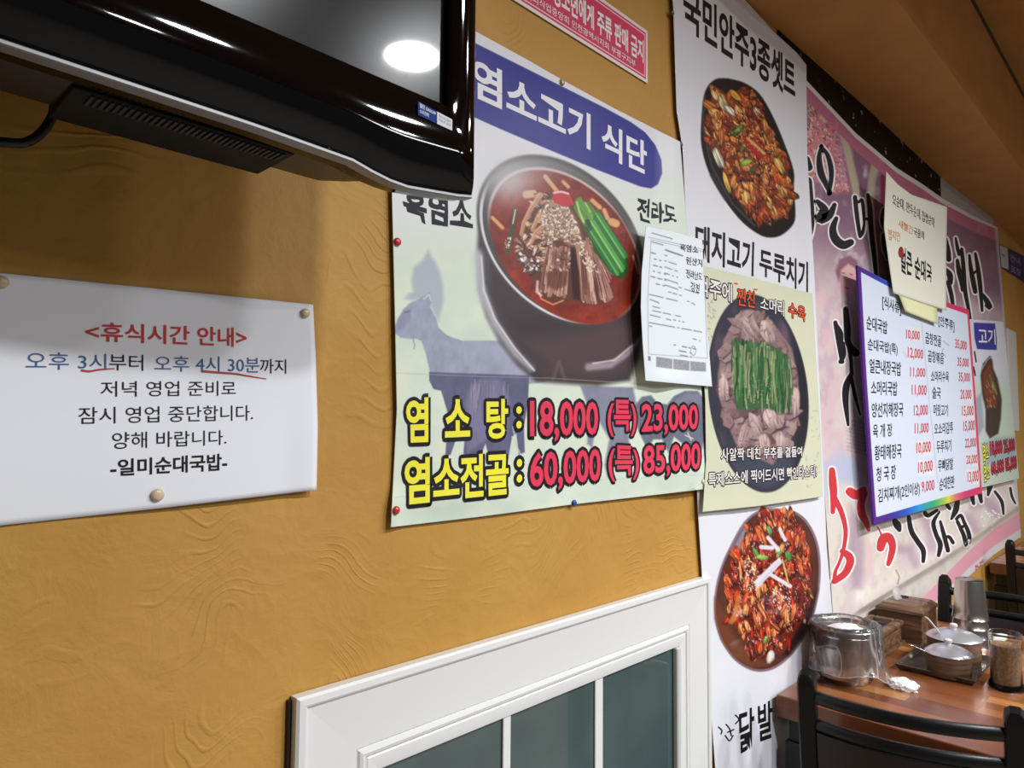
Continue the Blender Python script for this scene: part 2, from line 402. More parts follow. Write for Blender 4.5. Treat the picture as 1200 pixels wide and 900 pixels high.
bm = B(); box(bm, (-1.6, -0.242, EYE+1.3305), (7.2, -0.0005, CEIL)); tag(obj('trim_1', bm, m_gap), kind='structure')
bm = B(); box(bm, (-1.6, -5.0, CEIL), (7.2, -0.0005, CEIL+0.06)); tag(obj('ceiling', bm, m_ceil), kind='structure')
m_floor = mat('floor_tile', (112, 102, 92), 0.5)
bm = B(); box(bm, (-1.6, -5.0, -0.06), (7.2, -0.0005, 0)); tag(obj('floor', bm, m_floor), kind='structure')
bm = B(); box(bm, (7.2, -5.0, 0), (7.3, 0.12, 2.9)); tag(obj('wall_back', bm, mat('pale_wall_paint', (206, 200, 190), 0.7)), kind='structure')

# dark and pale strips left on the wall between the banner and the ceiling
m_strip = mat('dark_brown_peeling_paint', (30, 16, 13), 0.75, spec=0.1)
def strip_material(m):
    tc = nd(m, 'ShaderNodeTexCoord'); n = nd(m, 'ShaderNodeTexNoise', Scale=26.0, Detail=4.0, Roughness=0.6)
    r = ramp(m, ((0.0, (25, 13, 11)), (0.63, (32, 18, 15)), (0.66, (150, 140, 132)), (1.0, (200, 195, 190))))
    lk(m, tc, 'Object', n, 'Vector'); lk(m, n, 'Fac', r, 'Fac'); lk(m, r, 'Color', bsdf(m), 'Base Color')
strip_material(m_strip)
def wall_strip(name, xa, xb, h, m, label=None):
    bm = B(); xs = [xa]+[p[0] for p in SOFP if xa < p[0] < xb]+[xb]; R = []
    for x in xs: z = sofz(x)-0.0006; R.append([bm.verts.new(p) for p in ((x, -0.0002, z), (x, -0.004, z), (x, -0.004, z-h), (x, -0.0002, z-h))])
    for p, q in zip(R, R[1:]):
        for k in range(4): bm.faces.new((p[k], p[(k+1) % 4], q[(k+1) % 4], q[k]))
    bm.faces.new(R[0]); bm.faces.new(R[-1][::-1]); tag(obj(name, bm, m), label, kind='structure')
x0, x1, x2 = float(onY(930, 68)[0]), float(onY(1101, 215)[0]), float(onY(1150, 250)[0])
wall_strip('trim_2', x0-0.1, x1, 0.12, m_strip, 'dark brown peeling strip above the pink banner'); wall_strip('trim_3', x1+0.0005, x2+0.25, 0.12, mat('pale_grey_plaster', (170, 166, 158), 0.6))

# ------------------------------------------------------------------ low window with moulded white frame
m_white = mat('white_gloss_paint', (224, 224, 222), 0.32, coat=0.15); add_bump(m_white, 30.0, 0.05, 0.001)
m_glass = mat('dark_teal_glass', (66, 84, 84), 0.12, coat=0.6, coat_rough=0.03); mottle(m_glass, (62, 79, 79), (76, 94, 93), 5.0)
WX0, WX1, WZ1, WZ0 = float(onY(347, 818, -0.013)[0]), float(onY(832, 692, -0.013)[0]), float(onY(590, 746.5, -0.013)[2]), 0.33
win = link('window_1', None); win.location = ((WX0+WX1)/2, 0, WZ0); tag(win, 'white framed window with dark teal glass low in the ochre wall', kind='structure')
PRO = [(0.0, 0.0), (0.0, -0.024), (0.003, -0.029), (0.010, -0.030), (0.0125, -0.0275), (0.0135, -0.0225), (0.016, -0.022), (0.078, -0.022), (0.080, -0.0175), (0.082, -0.0235), (0.086, -0.0265), (0.090, -0.0245),
       (0.0915, -0.019), (0.094, -0.0225), (0.100, -0.0225), (0.112, -0.018), (0.1135, -0.004)]
def casing(name, a, b, da, db):
    """moulding from corner a to corner b, inward direction given by mitre vectors da, db (x, z per metre of width)"""
    bm = B(); R = []
    for c, d in ((a, da), (b, db)): R.append([bm.verts.new((c[0]+d[0]*w, y*0.5-0.002, c[1]+d[1]*w)) for w, y in PRO])
    for k in range(len(PRO)-1): bm.faces.new((R[0][k], R[0][k+1], R[1][k+1], R[1][k]))
    bm.faces.new(R[0]); bm.faces.new(R[1][::-1]); obj(name, bm, m_white, win, world=True, smooth=25)
TLc, TRc, BLc, BRc = (WX0, WZ1), (WX1, WZ1), (WX0, WZ0), (WX1, WZ0)
casing('casing', TLc, TRc, (1, -1), (-1, -1)); casing('casing', TLc, BLc, (1, -1), (1, 1))
casing('casing', TRc, BRc, (-1, -1), (-1, 1)); casing('casing', BLc, BRc, (1, 1), (-1, 1))
iw = 0.113
bm = B(); box(bm, (WX0-0.0045, -0.005, WZ0), (WX0-0.0003, -0.0005, WZ1-0.004)); obj('gap_shadow_strip', bm, mat('dark_gap_strip', (44, 28, 18), 0.7), win, world=True)  # dark brown strip stands in for the gap and its shadow beside the casing
bm = B(); box(bm, (WX0+iw, -0.005, WZ0+iw), (WX1-iw, -0.001, WZ1-iw)); obj('pane', bm, m_glass, win, world=True)
for xa, xb in ((float(onY(589, 865, -0.007)[0]), float(onY(598, 865, -0.007)[0])), (float(onY(697, 815, -0.007)[0]), float(onY(706, 815, -0.007)[0]))):
    bm = B(); box(bm, (xa, -0.0085, WZ0+iw), (xb, -0.0052, WZ1-iw), 0.001, 1); obj('muntin', bm, m_white, win, world=True)
bm = B(); box(bm, (WX1-iw-0.013, -0.016, WZ0+iw), (WX1-iw-0.0005, -0.0052, WZ1-iw), 0.002, 1); obj('glazing_bead', bm, mat('grey_white_bead', (196, 196, 190), 0.4), win, world=True)

# ------------------------------------------------------------------ posters and papers on the wall
K = (28, 24, 26)
m_paper = printed('office_paper', 0.6, spec=0.3)
m_vinyl = printed('banner_vinyl', 0.42, coat=0.06, coat_rough=0.12, bump=(9.0, 0.12, 0.01, 2.0), spec=0.2)
m_film = printed('film_covered_print', 0.45, coat=0.45, coat_rough=0.05, spec=0.15, bump=(16.0, 0.2, 0.006, 2.0, 0.6, (1, 1, 0.45)))
m_board = printed('foam_board', 0.45, spec=0.25)

# opening-hours notice
def rel_notice(u, v): return 0.0025*np.sin(u/70.0+v/160.0)+0.004*sstep(330, 372, u)*sstep(420, 540, v)+0.0015*np.sin(v/40.0)
nt = Sheet('paper_notice', 'white paper notice with red heading and three beige pins', 'notice',
           [(-18, 318.5), (0, 320), (180, 338), (367, 357)], [(-18, 618), (0, 616), (185, 596), (371, 574)], [(-18, 318.5), (-18, 618)], [(367, 357), (370, 420), (372.5, 500), (371, 574)],
           0.004, m_paper, col=(232, 234, 240), rel=rel_notice, res=(60, 40))
RED, NVY = (196, 66, 62), (72, 100, 150)
nt.text('<휴식시간 안내>', (100, 377), (289, 384.5), (289, 407), (100, 399.5), RED, 0.016)
nt.text('오후 3시', (30.2, 412), (124.6, 414.5), (124.6, 433.5), (30.2, 433), NVY)
nt.text('부터', (128, 414.5), (168, 416), (168, 434.5), (128, 434), K)
nt.text('오후 4시 30분', (181, 416.5), (304, 418.5), (304, 437), (181, 435), NVY)
nt.text('까지', (305, 420), (335.5, 421), (335.5, 438), (305, 437.5), K)
nt.text('저녁 영업 준비로', (118, 446.5), (276.5, 446.5), (276.5, 463.5), (118, 465), K)
nt.text('잠시 영업 중단합니다.', (92, 477), (296.5, 474.5), (296.5, 492.5), (92, 497), K)
nt.text('양해 바랍니다.', (131.5, 506.5), (265.5, 504), (265.5, 521), (131.5, 526.5), K)
nt.text('-일미순대국밥-', (129.5, 538.5), (266.3, 531), (266.3, 551), (129.5, 558.5), K, 0.02)
for p in ([(96, 434), (105, 435), (118, 433), (134, 432)], [(237, 435), (255, 436.5), (275, 438), (290, 440.5), (312, 444)]): nt.stroke(p, [2.6, 2.2, 2.0, 1.2] if len(p) == 4 else [2.8, 2.4, 2.2, 1.8, 1.0], (172, 70, 66))
nt.done()

# alcohol-sales sign: a rectangle on the wall
zt, zb = EYE+0.739, EYE+0.638
def wp(x, z): return tuple(float(a) for a in proj(np.array([x, -0.003, z])))
def paint_sign(P):
    W = onY(P.X, P.Y, -0.003); x, z = W[:, 0], W[:, 2]
    e = np.minimum(np.minimum(1.081-x, x-0.36), np.minimum(zt-z, z-zb)); P.over(sstep(0.0055, 0.0062, e), (214, 62, 98))
    P.over(sstep(0.0095, 0.0100, e)*sstep(0.0118, 0.0112, e), (240, 225, 228))
ps = Sheet('warning_sign', 'crimson sign with white lettering above the goat soup poster', 'sign', [wp(0.36, zt), wp(1.081, zt)], [wp(0.36, zb), wp(1.081, zb)],
           [wp(0.36, zt), wp(0.36, zb)], [wp(1.081, zt), wp(1.081, zb)], 0.003, m_board, res=(700, 110), paint=paint_sign, col=(238, 228, 226), thick=0.001)
SX = lambda u, v: float(onY(u, v)[0])
def signtext(b, xa, xb, za, zb_, bold): ps.text(b, wp(xa, za), wp(xb, za), wp(xb, zb_), wp(xa, zb_), (244, 236, 236), bold)
zz = lambda u, v: float(onY(u, v)[2])
signtext('청소년에게 주류 판매 금지', SX(646, 14), SX(752.6, 60), zz(752, 48.5), zz(752, 74.5), 0.03)
signtext('19세미만', SX(640, 10)-0.142, SX(640, 10)-0.012, zz(752, 48.5), zz(752, 74.5), 0.03)
signtext('한국외식업중앙회 인천광역시지회 부평구지부', SX(607, 0), SX(743, 77), zz(742.5, 71.5), zz(742.5, 79.5), 0.008)
ps.done()

# goat soup poster
rg = random.Random(4)
PALE = (214, 224, 208)
def paint_goat(P):
    X, Y = P.X, P.Y
    P.over(sstep(175, 300, Y+0.15*(X-640)), PALE)
    n = fbm(X, Y, 26, 3, 2); P.over(sstep(0.45, 0.75, n)*sstep(260, 330, Y)*0.5, (226, 232, 206)); P.over(sstep(0.5, 0.8, fbm(X, Y, 40, 3, 8))*sstep(300, 420, Y)*0.5, (190, 212, 196))
    fur = lambda x, y: 0.93+0.16*fbm(x*1.0, y*0.55, 7, 3, 5)
    G1, G2 = (158, 162, 182), (100, 100, 128)
    P.poly([(502, 293), (495, 305), (485, 313), (482, 328), (484, 342), (478, 345), (474, 350), (484, 352), (500, 350), (514, 376), (520, 352), (519, 334), (516, 320), (511, 308), (505, 300)], (168, 176, 190), 3.5, 0.85)
    P.poly([(463, 391), (462, 384), (466, 374), (473, 362), (480, 355), (490, 351), (497, 346), (504, 342), (506, 350), (504, 360), (511, 372), (514, 384), (524, 393), (542, 399.5), (571, 399), (590, 399), (605, 410), (622, 430), (640, 448), (600, 452), (560, 452), (520, 450), (505, 446), (503, 432), (499, 415), (494, 400), (488, 397), (479, 397), (470, 396)], G1, 1.0, 1.0, fur)
    P.poly([(466, 374), (474, 363), (482, 360), (482, 372), (474, 384), (464, 390)], (128, 132, 156), 2.5, 0.5)
    P.line([(497, 350), (503, 345), (505, 352)], 2.0, (200, 204, 214), 1.0); P.line([(484, 397), (486, 404), (485, 409)], 1.2, (150, 150, 165)); P.line([(474, 366), (480, 365)], 1.2, (100, 100, 120), 0.8)
    P.poly([(505, 398), (530, 402), (560, 402), (600, 405), (590, 420), (540, 415)], (172, 176, 194), 6, 0.5)
    # legs below the fold line
    P.poly([(503, 436), (620, 440), (619, 470), (614, 500), (615, 530), (608, 533), (605, 508), (600, 512), (594, 547), (572, 532), (569, 520), (562, 537), (543, 532), (546, 495), (538, 505), (528, 533), (522, 533), (525, 485), (517, 458), (508, 456), (503, 446)], G2, 1.0, 1.0, fur)
    P.poly([(546, 470), (552, 452), (565, 444), (588, 444), (598, 470), (594, 512), (570, 515), (548, 530)], (140, 132, 164), 3.5, 0.6, fur)
    for k in range(26): x = rg.uniform(552, 596); P.line([(x, rg.uniform(444, 455)), (x+rg.uniform(-5, 3), rg.uniform(462, 500))], 0.8, rg.choice([(176, 162, 184), (98, 96, 124)]), 0.8, 0.5)
    for q in ([(601, 500), (606, 528)], [(600, 512), (612, 536)], [(604, 516), (598, 532)]): P.line(q, 1.1, (210, 206, 196))
    P.poly([(680, 452), (742, 454), (746, 475), (736, 500), (738, 530), (722, 545), (712, 560), (708, 545), (714, 515), (700, 490), (694, 525), (688, 520), (690, 480)], (118, 118, 142), 2.0, 0.85, fur)
    P.poly([(744, 475), (752, 465), (763, 463), (770, 472), (782, 474), (790, 464), (803, 458), (818, 458), (825, 468), (826, 512), (818, 545), (806, 550), (800, 520), (790, 512), (783, 530), (776, 515), (766, 515), (758, 525), (748, 505)], (98, 100, 120), 1.5, 0.9, fur)
    P.poly([(790, 470), (805, 460), (820, 462), (825, 476), (808, 470), (795, 482)], (136, 138, 156), 3, 0.6)
    for q in ([(803, 510), (812, 514)], [(806, 507), (810, 516)]): P.line(q, 1.2, (220, 215, 205))
    # pot body
    mist = np.array([205, 205, 212.])
    P.poly([(561, 262), (559, 300), (561, 340), (570, 372), (586, 402), (606, 428), (628, 447), (700, 452), (738, 446), (748, 420), (753, 380), (754, 300)], (66, 58, 62), 4.0)
    P.poly([(600, 400), (640, 440), (700, 446), (740, 432), (750, 380), (720, 380), (660, 392)], (92, 72, 74), 14, 0.8)
    P.line([(562, 300), (566, 345), (580, 380), (604, 415), (622, 432)], 15, (196, 196, 204), 6, 0.85, 5)
    P.line([(568, 285), (571, 330), (585, 368), (610, 402), (640, 428)], 7, (70, 64, 68), 5, 0.9)
    P.line([(564, 300), (567, 340), (580, 374), (603, 408), (626, 434)], 2.2, (226, 226, 232), 1.4, 0.85)
    P.line([(690, 430), (715, 428), (735, 415), (752, 395)], 9, (168, 156, 166), 3, 0.85, 4); P.line([(695, 426), (720, 422), (742, 404)], 2.0, (222, 214, 222), 1.2, 0.8)
    P.line([(648, 445), (655, 424), (662, 445)], 3.0, (128, 110, 116), 2.5, 0.5)
    d0 = P.ell(657, 282, 114, 81, 47); P.over(sstep(1.03, 0.985, d0), (74, 68, 70))
    P.over(sstep(1.0, 0.97, d0)*sstep(0.90, 0.95, d0)*0.8, (86, 82, 84))
    P.over(sstep(0.985, 0.96, d0)*sstep(0.93, 0.945, d0)*sstep(-10, 60, (Y-282)-(X-657)), (214, 214, 222))
    up = sstep(-20, -90, (Y-282)-0.25*(X-657)); P.over(sstep(0.97, 0.93, d0)*0.9*up, (108, 104, 102))
    P.over(sstep(0.95, 0.9, d0)*sstep(30, 90, X-657+0.2*(Y-282)), (54, 46, 46))
    # broth
    d1 = P.ell(662, 289, 107, 73, 47); br = sstep(1.0, 0.96, d1); n = fbm(X, Y, 18, 4, 12)
    c = np.array([122, 38, 28.])*(0.8+0.45*n)[:, None]; P.C = P.C*(1-br[:, None])+c*br[:, None]
    P.over(br*sstep(0.75, 1.0, d1)*0.45*sstep(0, 60, Y-282), (170, 66, 34)); P.over(br*sstep(0.55, 0.7, fbm(X, Y, 9, 3, 30))*0.35, (176, 62, 44)); P.over(br*sstep(0.58, 0.75, fbm(X, Y, 12, 3, 41))*0.45, (92, 26, 24))
    P.over(sstep(1.02, 0.99, d1)*sstep(0.955, 0.985, d1)*sstep(20, -40, Y-260), (206, 190, 184))
    P.over(sstep(1.0, 0.985, d1)*sstep(0.95, 0.97, d1)*sstep(20, 60, X-700), (214, 200, 196), )
    for a, b, w in (((577, 255), (589, 267), 4), ((639, 207), (652, 223), 5), ((660, 213), (666, 219), 4), ((617, 228), (625, 227), 9), ((694, 235), (703, 243), 5), ((708, 246), (712, 256), 5), ((717, 260), (722, 262), 9), ((742, 300), (748, 320), 2.4)):
        P.line([a, b], w, (226, 176, 120), 1.2, 0.92)
    P.line([(604, 245), (600, 270), (595, 295)], 4.2, (66, 78, 46), 1.0, 1, 5.5); P.line([(604, 246), (601, 262)], 1.4, (222, 224, 200), 0.6); specks(P, rg, [(592, 280), (599, 278), (596, 296), (591, 292)], 20, 1.5, (230, 225, 205))
    # meat: a fan of torn shreds hanging down from a sesame-covered heap
    meat = [(168, 120, 104), (190, 142, 124), (146, 98, 84), (210, 168, 148), (128, 82, 70)]
    P.poly([(640, 226), (668, 228), (688, 270), (705, 310), (722, 350), (708, 356), (690, 358), (668, 352), (655, 360), (632, 345), (622, 322), (606, 305), (604, 285), (612, 262), (626, 240)], (98, 54, 46), 3)
    for x, y in scatter(rg, [(606, 300), (604, 275), (616, 252), (632, 228), (648, 226), (652, 290), (640, 320), (622, 318)], 70): P.blob(x, y, rg.uniform(4, 9), rg.uniform(2.2, 4.5), rg.uniform(-70, -20)+rg.choice([0, 60]), rg.choice(meat+[(214, 168, 128)]), rg, 0.5, 0.55, 0.8, 0.45)
    for q, w in (([(632, 230), (622, 245), (614, 262), (611, 275)], 7), ([(646, 246), (630, 256), (624, 270)], 7), ([(640, 262), (628, 272), (623, 284)], 6)): P.line(q, w, (196, 142, 108), 1.4, 0.9, 4); P.line([(x-1.5, y-1) for x, y in q], 1.4, (230, 190, 160), 0.8, 0.7)
    def bundle(top, bot, n, cols):
        for k in range(n):
            t = (k+rg.random())/n; a = (top[0][0]+(top[1][0]-top[0][0])*t+rg.uniform(-1.5, 1.5), top[0][1]+(top[1][1]-top[0][1])*t+rg.uniform(-3, 3)); e = (bot[0][0]+(bot[1][0]-bot[0][0])*t+rg.uniform(-2, 2), bot[0][1]+(bot[1][1]-bot[0][1])*t+rg.uniform(-9, 3))
            m = ((a[0]+e[0])/2+rg.uniform(-1.6, 1.6), (a[1]+e[1])/2); P.line([a, m, e], rg.uniform(1.4, 3.2), rg.choice(cols), 0.7, 0.92, rg.uniform(1.6, 3.6))
        for k in range(n):
            t = rg.random(); a = (top[0][0]+(top[1][0]-top[0][0])*t, top[0][1]+(top[1][1]-top[0][1])*t); e = (bot[0][0]+(bot[1][0]-bot[0][0])*t, bot[0][1]+(bot[1][1]-bot[0][1])*t); u, w = sorted((rg.random(), rg.random()))
            P.line([(a[0]+(e[0]-a[0])*u, a[1]+(e[1]-a[1])*u), (a[0]+(e[0]-a[0])*w, a[1]+(e[1]-a[1])*w)], 0.8, rg.choice([(86, 46, 40), (84, 44, 40), (236, 210, 194), (226, 190, 170)]), 0.5, 0.75)
    bundle(((640, 290), (668, 292)), ((632, 342), (664, 348)), 26, meat); bundle(((676, 282), (690, 286)), ((682, 356), (698, 352)), 20, meat+[(222, 184, 164)]); bundle(((688, 280), (698, 292)), ((704, 354), (718, 350)), 16, meat+[(222, 184, 164)]); bundle(((696, 296), (704, 306)), ((708, 332), (717, 328)), 8, [(164, 112, 106), (186, 140, 130)])
    P.poly([(668, 287), (673, 285), (679, 320), (681, 352), (672, 350), (669, 320)], (54, 26, 26), 1.6, 0.9); P.poly([(697, 318), (702, 340), (700, 352), (696, 340)], (78, 36, 30), 1.6, 0.7)
    P.poly([(640, 320), (648, 314), (666, 318), (664, 334), (652, 340), (641, 335)], (92, 48, 40), 2.0, 0.7); P.poly([(646, 296), (660, 292), (668, 304), (662, 314), (648, 310)], (112, 70, 62), 3.0, 0.6)
    for x, y in scatter(rg, [(644, 296), (668, 294), (668, 320), (646, 322)], 18): P.blob(x, y, rg.uniform(2, 4), rg.uniform(1.5, 3), rg.uniform(0, 180), rg.choice([(150, 112, 106), (196, 164, 152), (118, 78, 72)]), rg, 0.4, 0.5, 0.4)
    P.line([(630, 338), (634, 350), (648, 357), (660, 352)], 1.8, (226, 136, 92), 0.8); P.line([(630, 330), (629, 342), (634, 346)], 3, (232, 214, 206), 1.2, 0.8)
    P.poly([(640, 238), (648, 233), (662, 238), (672, 252), (680, 272), (684, 290), (668, 288), (655, 278), (642, 284), (636, 268), (634, 252)], (176, 140, 120), 4, 0.95)
    specks(P, rg, [(640, 236), (650, 232), (664, 240), (674, 256), (684, 288), (700, 318), (690, 320), (676, 288), (655, 280), (640, 288), (634, 262)], 240, 1.5, (236, 220, 196), 0.9, 2.2); specks(P, rg, [(640, 238), (664, 242), (682, 288), (655, 280), (638, 284)], 170, 1.1, (110, 76, 62), 0.85, 2.0)
    for x, y in scatter(rg, [(606, 285), (612, 300), (632, 306), (636, 316), (618, 318), (604, 300)], 30): P.blob(x, y, rg.uniform(2, 4), rg.uniform(1.4, 2.4), rg.uniform(0, 180), rg.choice([(228, 218, 214), (126, 96, 96), (86, 60, 62)]), rg, 0.3, 0.4)
    P.poly([(648, 227), (652, 224), (666, 226), (669, 234), (672, 240), (660, 242), (650, 238), (647, 234)], (190, 48, 52), 1.2); P.line([(649, 226), (658, 224.5), (666, 227)], 2.2, (246, 206, 202), 0.8); P.line([(667, 229), (671, 239)], 2, (222, 40, 52), 0.8)
    # scallion leaves, long and overlapping
    gr = lambda x, y: 0.80+0.42*vnoise((x*0.8-y*0.6)/1.8, (x*0.5+y*0.75)/26, 6)
    P.poly([(684, 262), (694, 246), (706, 252), (722, 276), (734, 300), (737, 318), (729, 328), (714, 318), (698, 296)], (34, 84, 40), 1.4)
    for k, (c, r0, r1) in enumerate((((50, 120, 56), 0.0, 0.94), ((92, 168, 76), 0.02, 0.9), ((40, 100, 46), 0.0, 1.0), ((72, 150, 68), 0.03, 1.0), ((118, 186, 92), 0.0, 1.0), ((46, 112, 52), 0.02, 0.97), ((82, 158, 74), 0.0, 0.96), ((38, 98, 46), 0.05, 0.9))):
        t = k/7; A = (700-17*t, 247+16*t); E_ = (737-14*t, 304+23*t); p = lambda q: (A[0]+(E_[0]-A[0])*q, A[1]+(E_[1]-A[1])*q)
        P.line([p(r0), p(0.5), p(r1)], 3.4, c, 0.7, 0.97, 3.8); P.line([p(r0+0.05), p(r1-0.06)], 0.8, tuple(min(250, x+46) for x in c), 0.6, 0.7)
    for pts in ([(672, 243), (675, 233), (681, 230), (684, 238), (688, 256), (684, 264)], [(682, 236), (690, 236), (698, 247), (694, 258), (688, 254)]): P.poly(pts, (92, 150, 62), 1.0, 1, gr)
    P.line([(676, 237), (679, 248), (684, 260)], 2.2, (196, 218, 130), 0.8, 0.9); P.line([(686, 238), (692, 248)], 1.8, (178, 208, 116), 0.8, 0.9)
    P.poly([(685, 258), (691, 256), (694, 268), (689, 274)], (46, 62, 40), 1.2, 0.7)
    # steam and mist over the rim
    P.over(np.exp(-((X-596)**2/900+(Y-214)**2/700))*0.75, (214, 214, 218)); P.over(np.exp(-((X-618)**2/2200+(Y-200)**2/500))*0.4, (206, 206, 210))
    P.over(np.exp(-((X-752)**2/120+(Y-276)**2/500))*0.3, (225, 225, 228))
    # blue title band with a rounded end
    P.poly([(440, -8), (560, 52), (610, 77), (660, 102), (710, 127), (740, 143.5), (756, 155), (768, 170), (775, 187), (776, 203), (771, 216), (763, 221), (750, 218.5), (700, 199), (640, 174), (586, 151), (557, 138), (440, 84)], (46, 48, 140), 0.8)
    P.line([(458, 437), (560, 441), (640, 443), (740, 449), (826, 456)], 0.9, (170, 176, 178), 0.7, 0.6); P.line([(462, 583), (640, 566), (826, 556)], 0.8, (178, 190, 184), 0.6, 0.6)
m_goat = printed('soup_poster_vinyl', 0.4, coat=0.05, coat_rough=0.3, bump=(7.0, 0.1, 0.012, 2.0), spec=0.2)
def rel_goat(u, v): return 0.010*sstep(765, 796, u)+0.003*(fbm(u, v, 110, 2, 5)-0.5)*2+0.004*np.exp(-((u-458)/12.0)**2)*sstep(560, 600, v)+0.003*np.exp(-((v-592+0.12*(u-458))/16.0)**2)*(0.5+0.5*np.sin(u/38.0))
gp = Sheet('goat_soup_poster', 'large goat soup poster with blue title band, soup pot and yellow and red prices', 'poster',
           [(452, -15), (560, 38), (620, 71), (658, 93), (720, 127), (797, 166)], [(458, 618), (560, 606), (673, 591), (760, 581), (827, 573)], [(452, -15), (459, 215), (463, 380), (465, 480), (458, 618)], [(797, 166), (808, 300), (822, 450), (827, 573)],
           0.006, m_goat, step=0.8, paint=paint_goat, col=(228, 228, 234), rel=rel_goat)
gp.text('염소고기 식단', (553, 65), (758, 167), (758, 206), (553, 113), (236, 236, 242), 0.028)
gp.text('흑염소', (473, 216), (553, 234), (553, 272), (473, 257), (26, 26, 40), 0.03, hand=0.03)
gp.text('전라도', (747, 231), (792, 240), (792, 263), (747, 260), (26, 26, 40), 0.024, hand=0.035)
YEL, PINK, INK = (240, 232, 66), (224, 62, 88), (30, 28, 36)
for b, q in (('염', ((475.5, 467), (502, 465.5), (502, 518), (476.5, 519))), ('소', ((521.5, 467.5), (551, 468), (551, 511.5), (521.5, 513))), ('탕', ((570, 467.5), (595.5, 467.5), (595.5, 513.5), (570, 515))),
             ('염소전골', ((474, 537), (596, 530), (596, 579), (474, 592)))): gp.text(b, *q, YEL, 0.03, INK, 0.085, 2)
for q in (((605, 476), (611.5, 476), (611.5, 502), (605, 502.5)), ((605.5, 538), (612, 537.5), (612, 565), (605.5, 566))): gp.text(':', *q, YEL, 0.03, INK, 0.09, 2)
for b, q in (('18,000', ((621, 469), (701, 471), (701, 516), (621, 519))), ('(특)', ((712, 468), (746, 469), (746, 511), (712, 512))), ('23,000', ((752, 473), (818, 474), (818, 508), (752, 512))),
             ('60,000', ((621, 530), (704, 525), (704, 570), (621, 578))), ('(특)', ((713, 521), (749, 523), (749, 562), (713, 565))), ('85,000', ((754, 522), (821, 519), (821, 555), (754, 562)))): gp.text(b, *q, PINK, 0.026, INK, 0.075, 2)
gp.done()

# tall white banner with three dishes
rd = random.Random(9)
PAN1 = [(854, 92), (838, 93), (826, 108), (822, 140), (822, 170), (830, 200), (845, 228), (865, 255), (882, 270), (898, 278), (915, 276), (930, 262), (932, 245), (930, 222), (930, 200), (918, 165), (905, 135), (890, 110), (872, 97)]
FOOD1 = [(836, 100), (845, 105), (853, 112), (870, 103), (885, 112), (893, 130), (900, 150), (912, 170), (923, 195), (926, 230), (928, 243), (918, 255), (903, 262), (890, 258), (875, 250), (868, 240), (858, 225), (850, 205), (845, 190), (838, 178), (831, 168), (829, 140), (832, 125)]
PAN3 = [(909, 596), (890, 598), (872, 612), (856, 640), (845, 665), (838, 695), (838, 725), (845, 750), (858, 770), (873, 782), (890, 787), (908, 783), (925, 770), (940, 750), (952, 725), (960, 690), (961, 655), (956, 630), (945, 610), (930, 599)]
FOOD3 = [(898, 600), (915, 600), (930, 604), (940, 618), (948, 640), (952, 660), (950, 690), (946, 715), (935, 735), (927, 750), (918, 765), (903, 773), (888, 772), (876, 762), (868, 745), (864, 730), (852, 725), (855, 700), (850, 680), (858, 660), (868, 645), (876, 620)]
def rounded(pts): return [tuple(p)[:2] for p in smooth_path([(x, y, 0) for x, y in pts+pts[:1]], 4)][:-1]
PAN1, PAN3 = rounded(PAN1), rounded(PAN3)
def shrink(pts, k):
    cx = sum(p[0] for p in pts)/len(pts); cy = sum(p[1] for p in pts)/len(pts); return [(cx+(x-cx)*k, cy+(y-cy)*k) for x, y in pts]
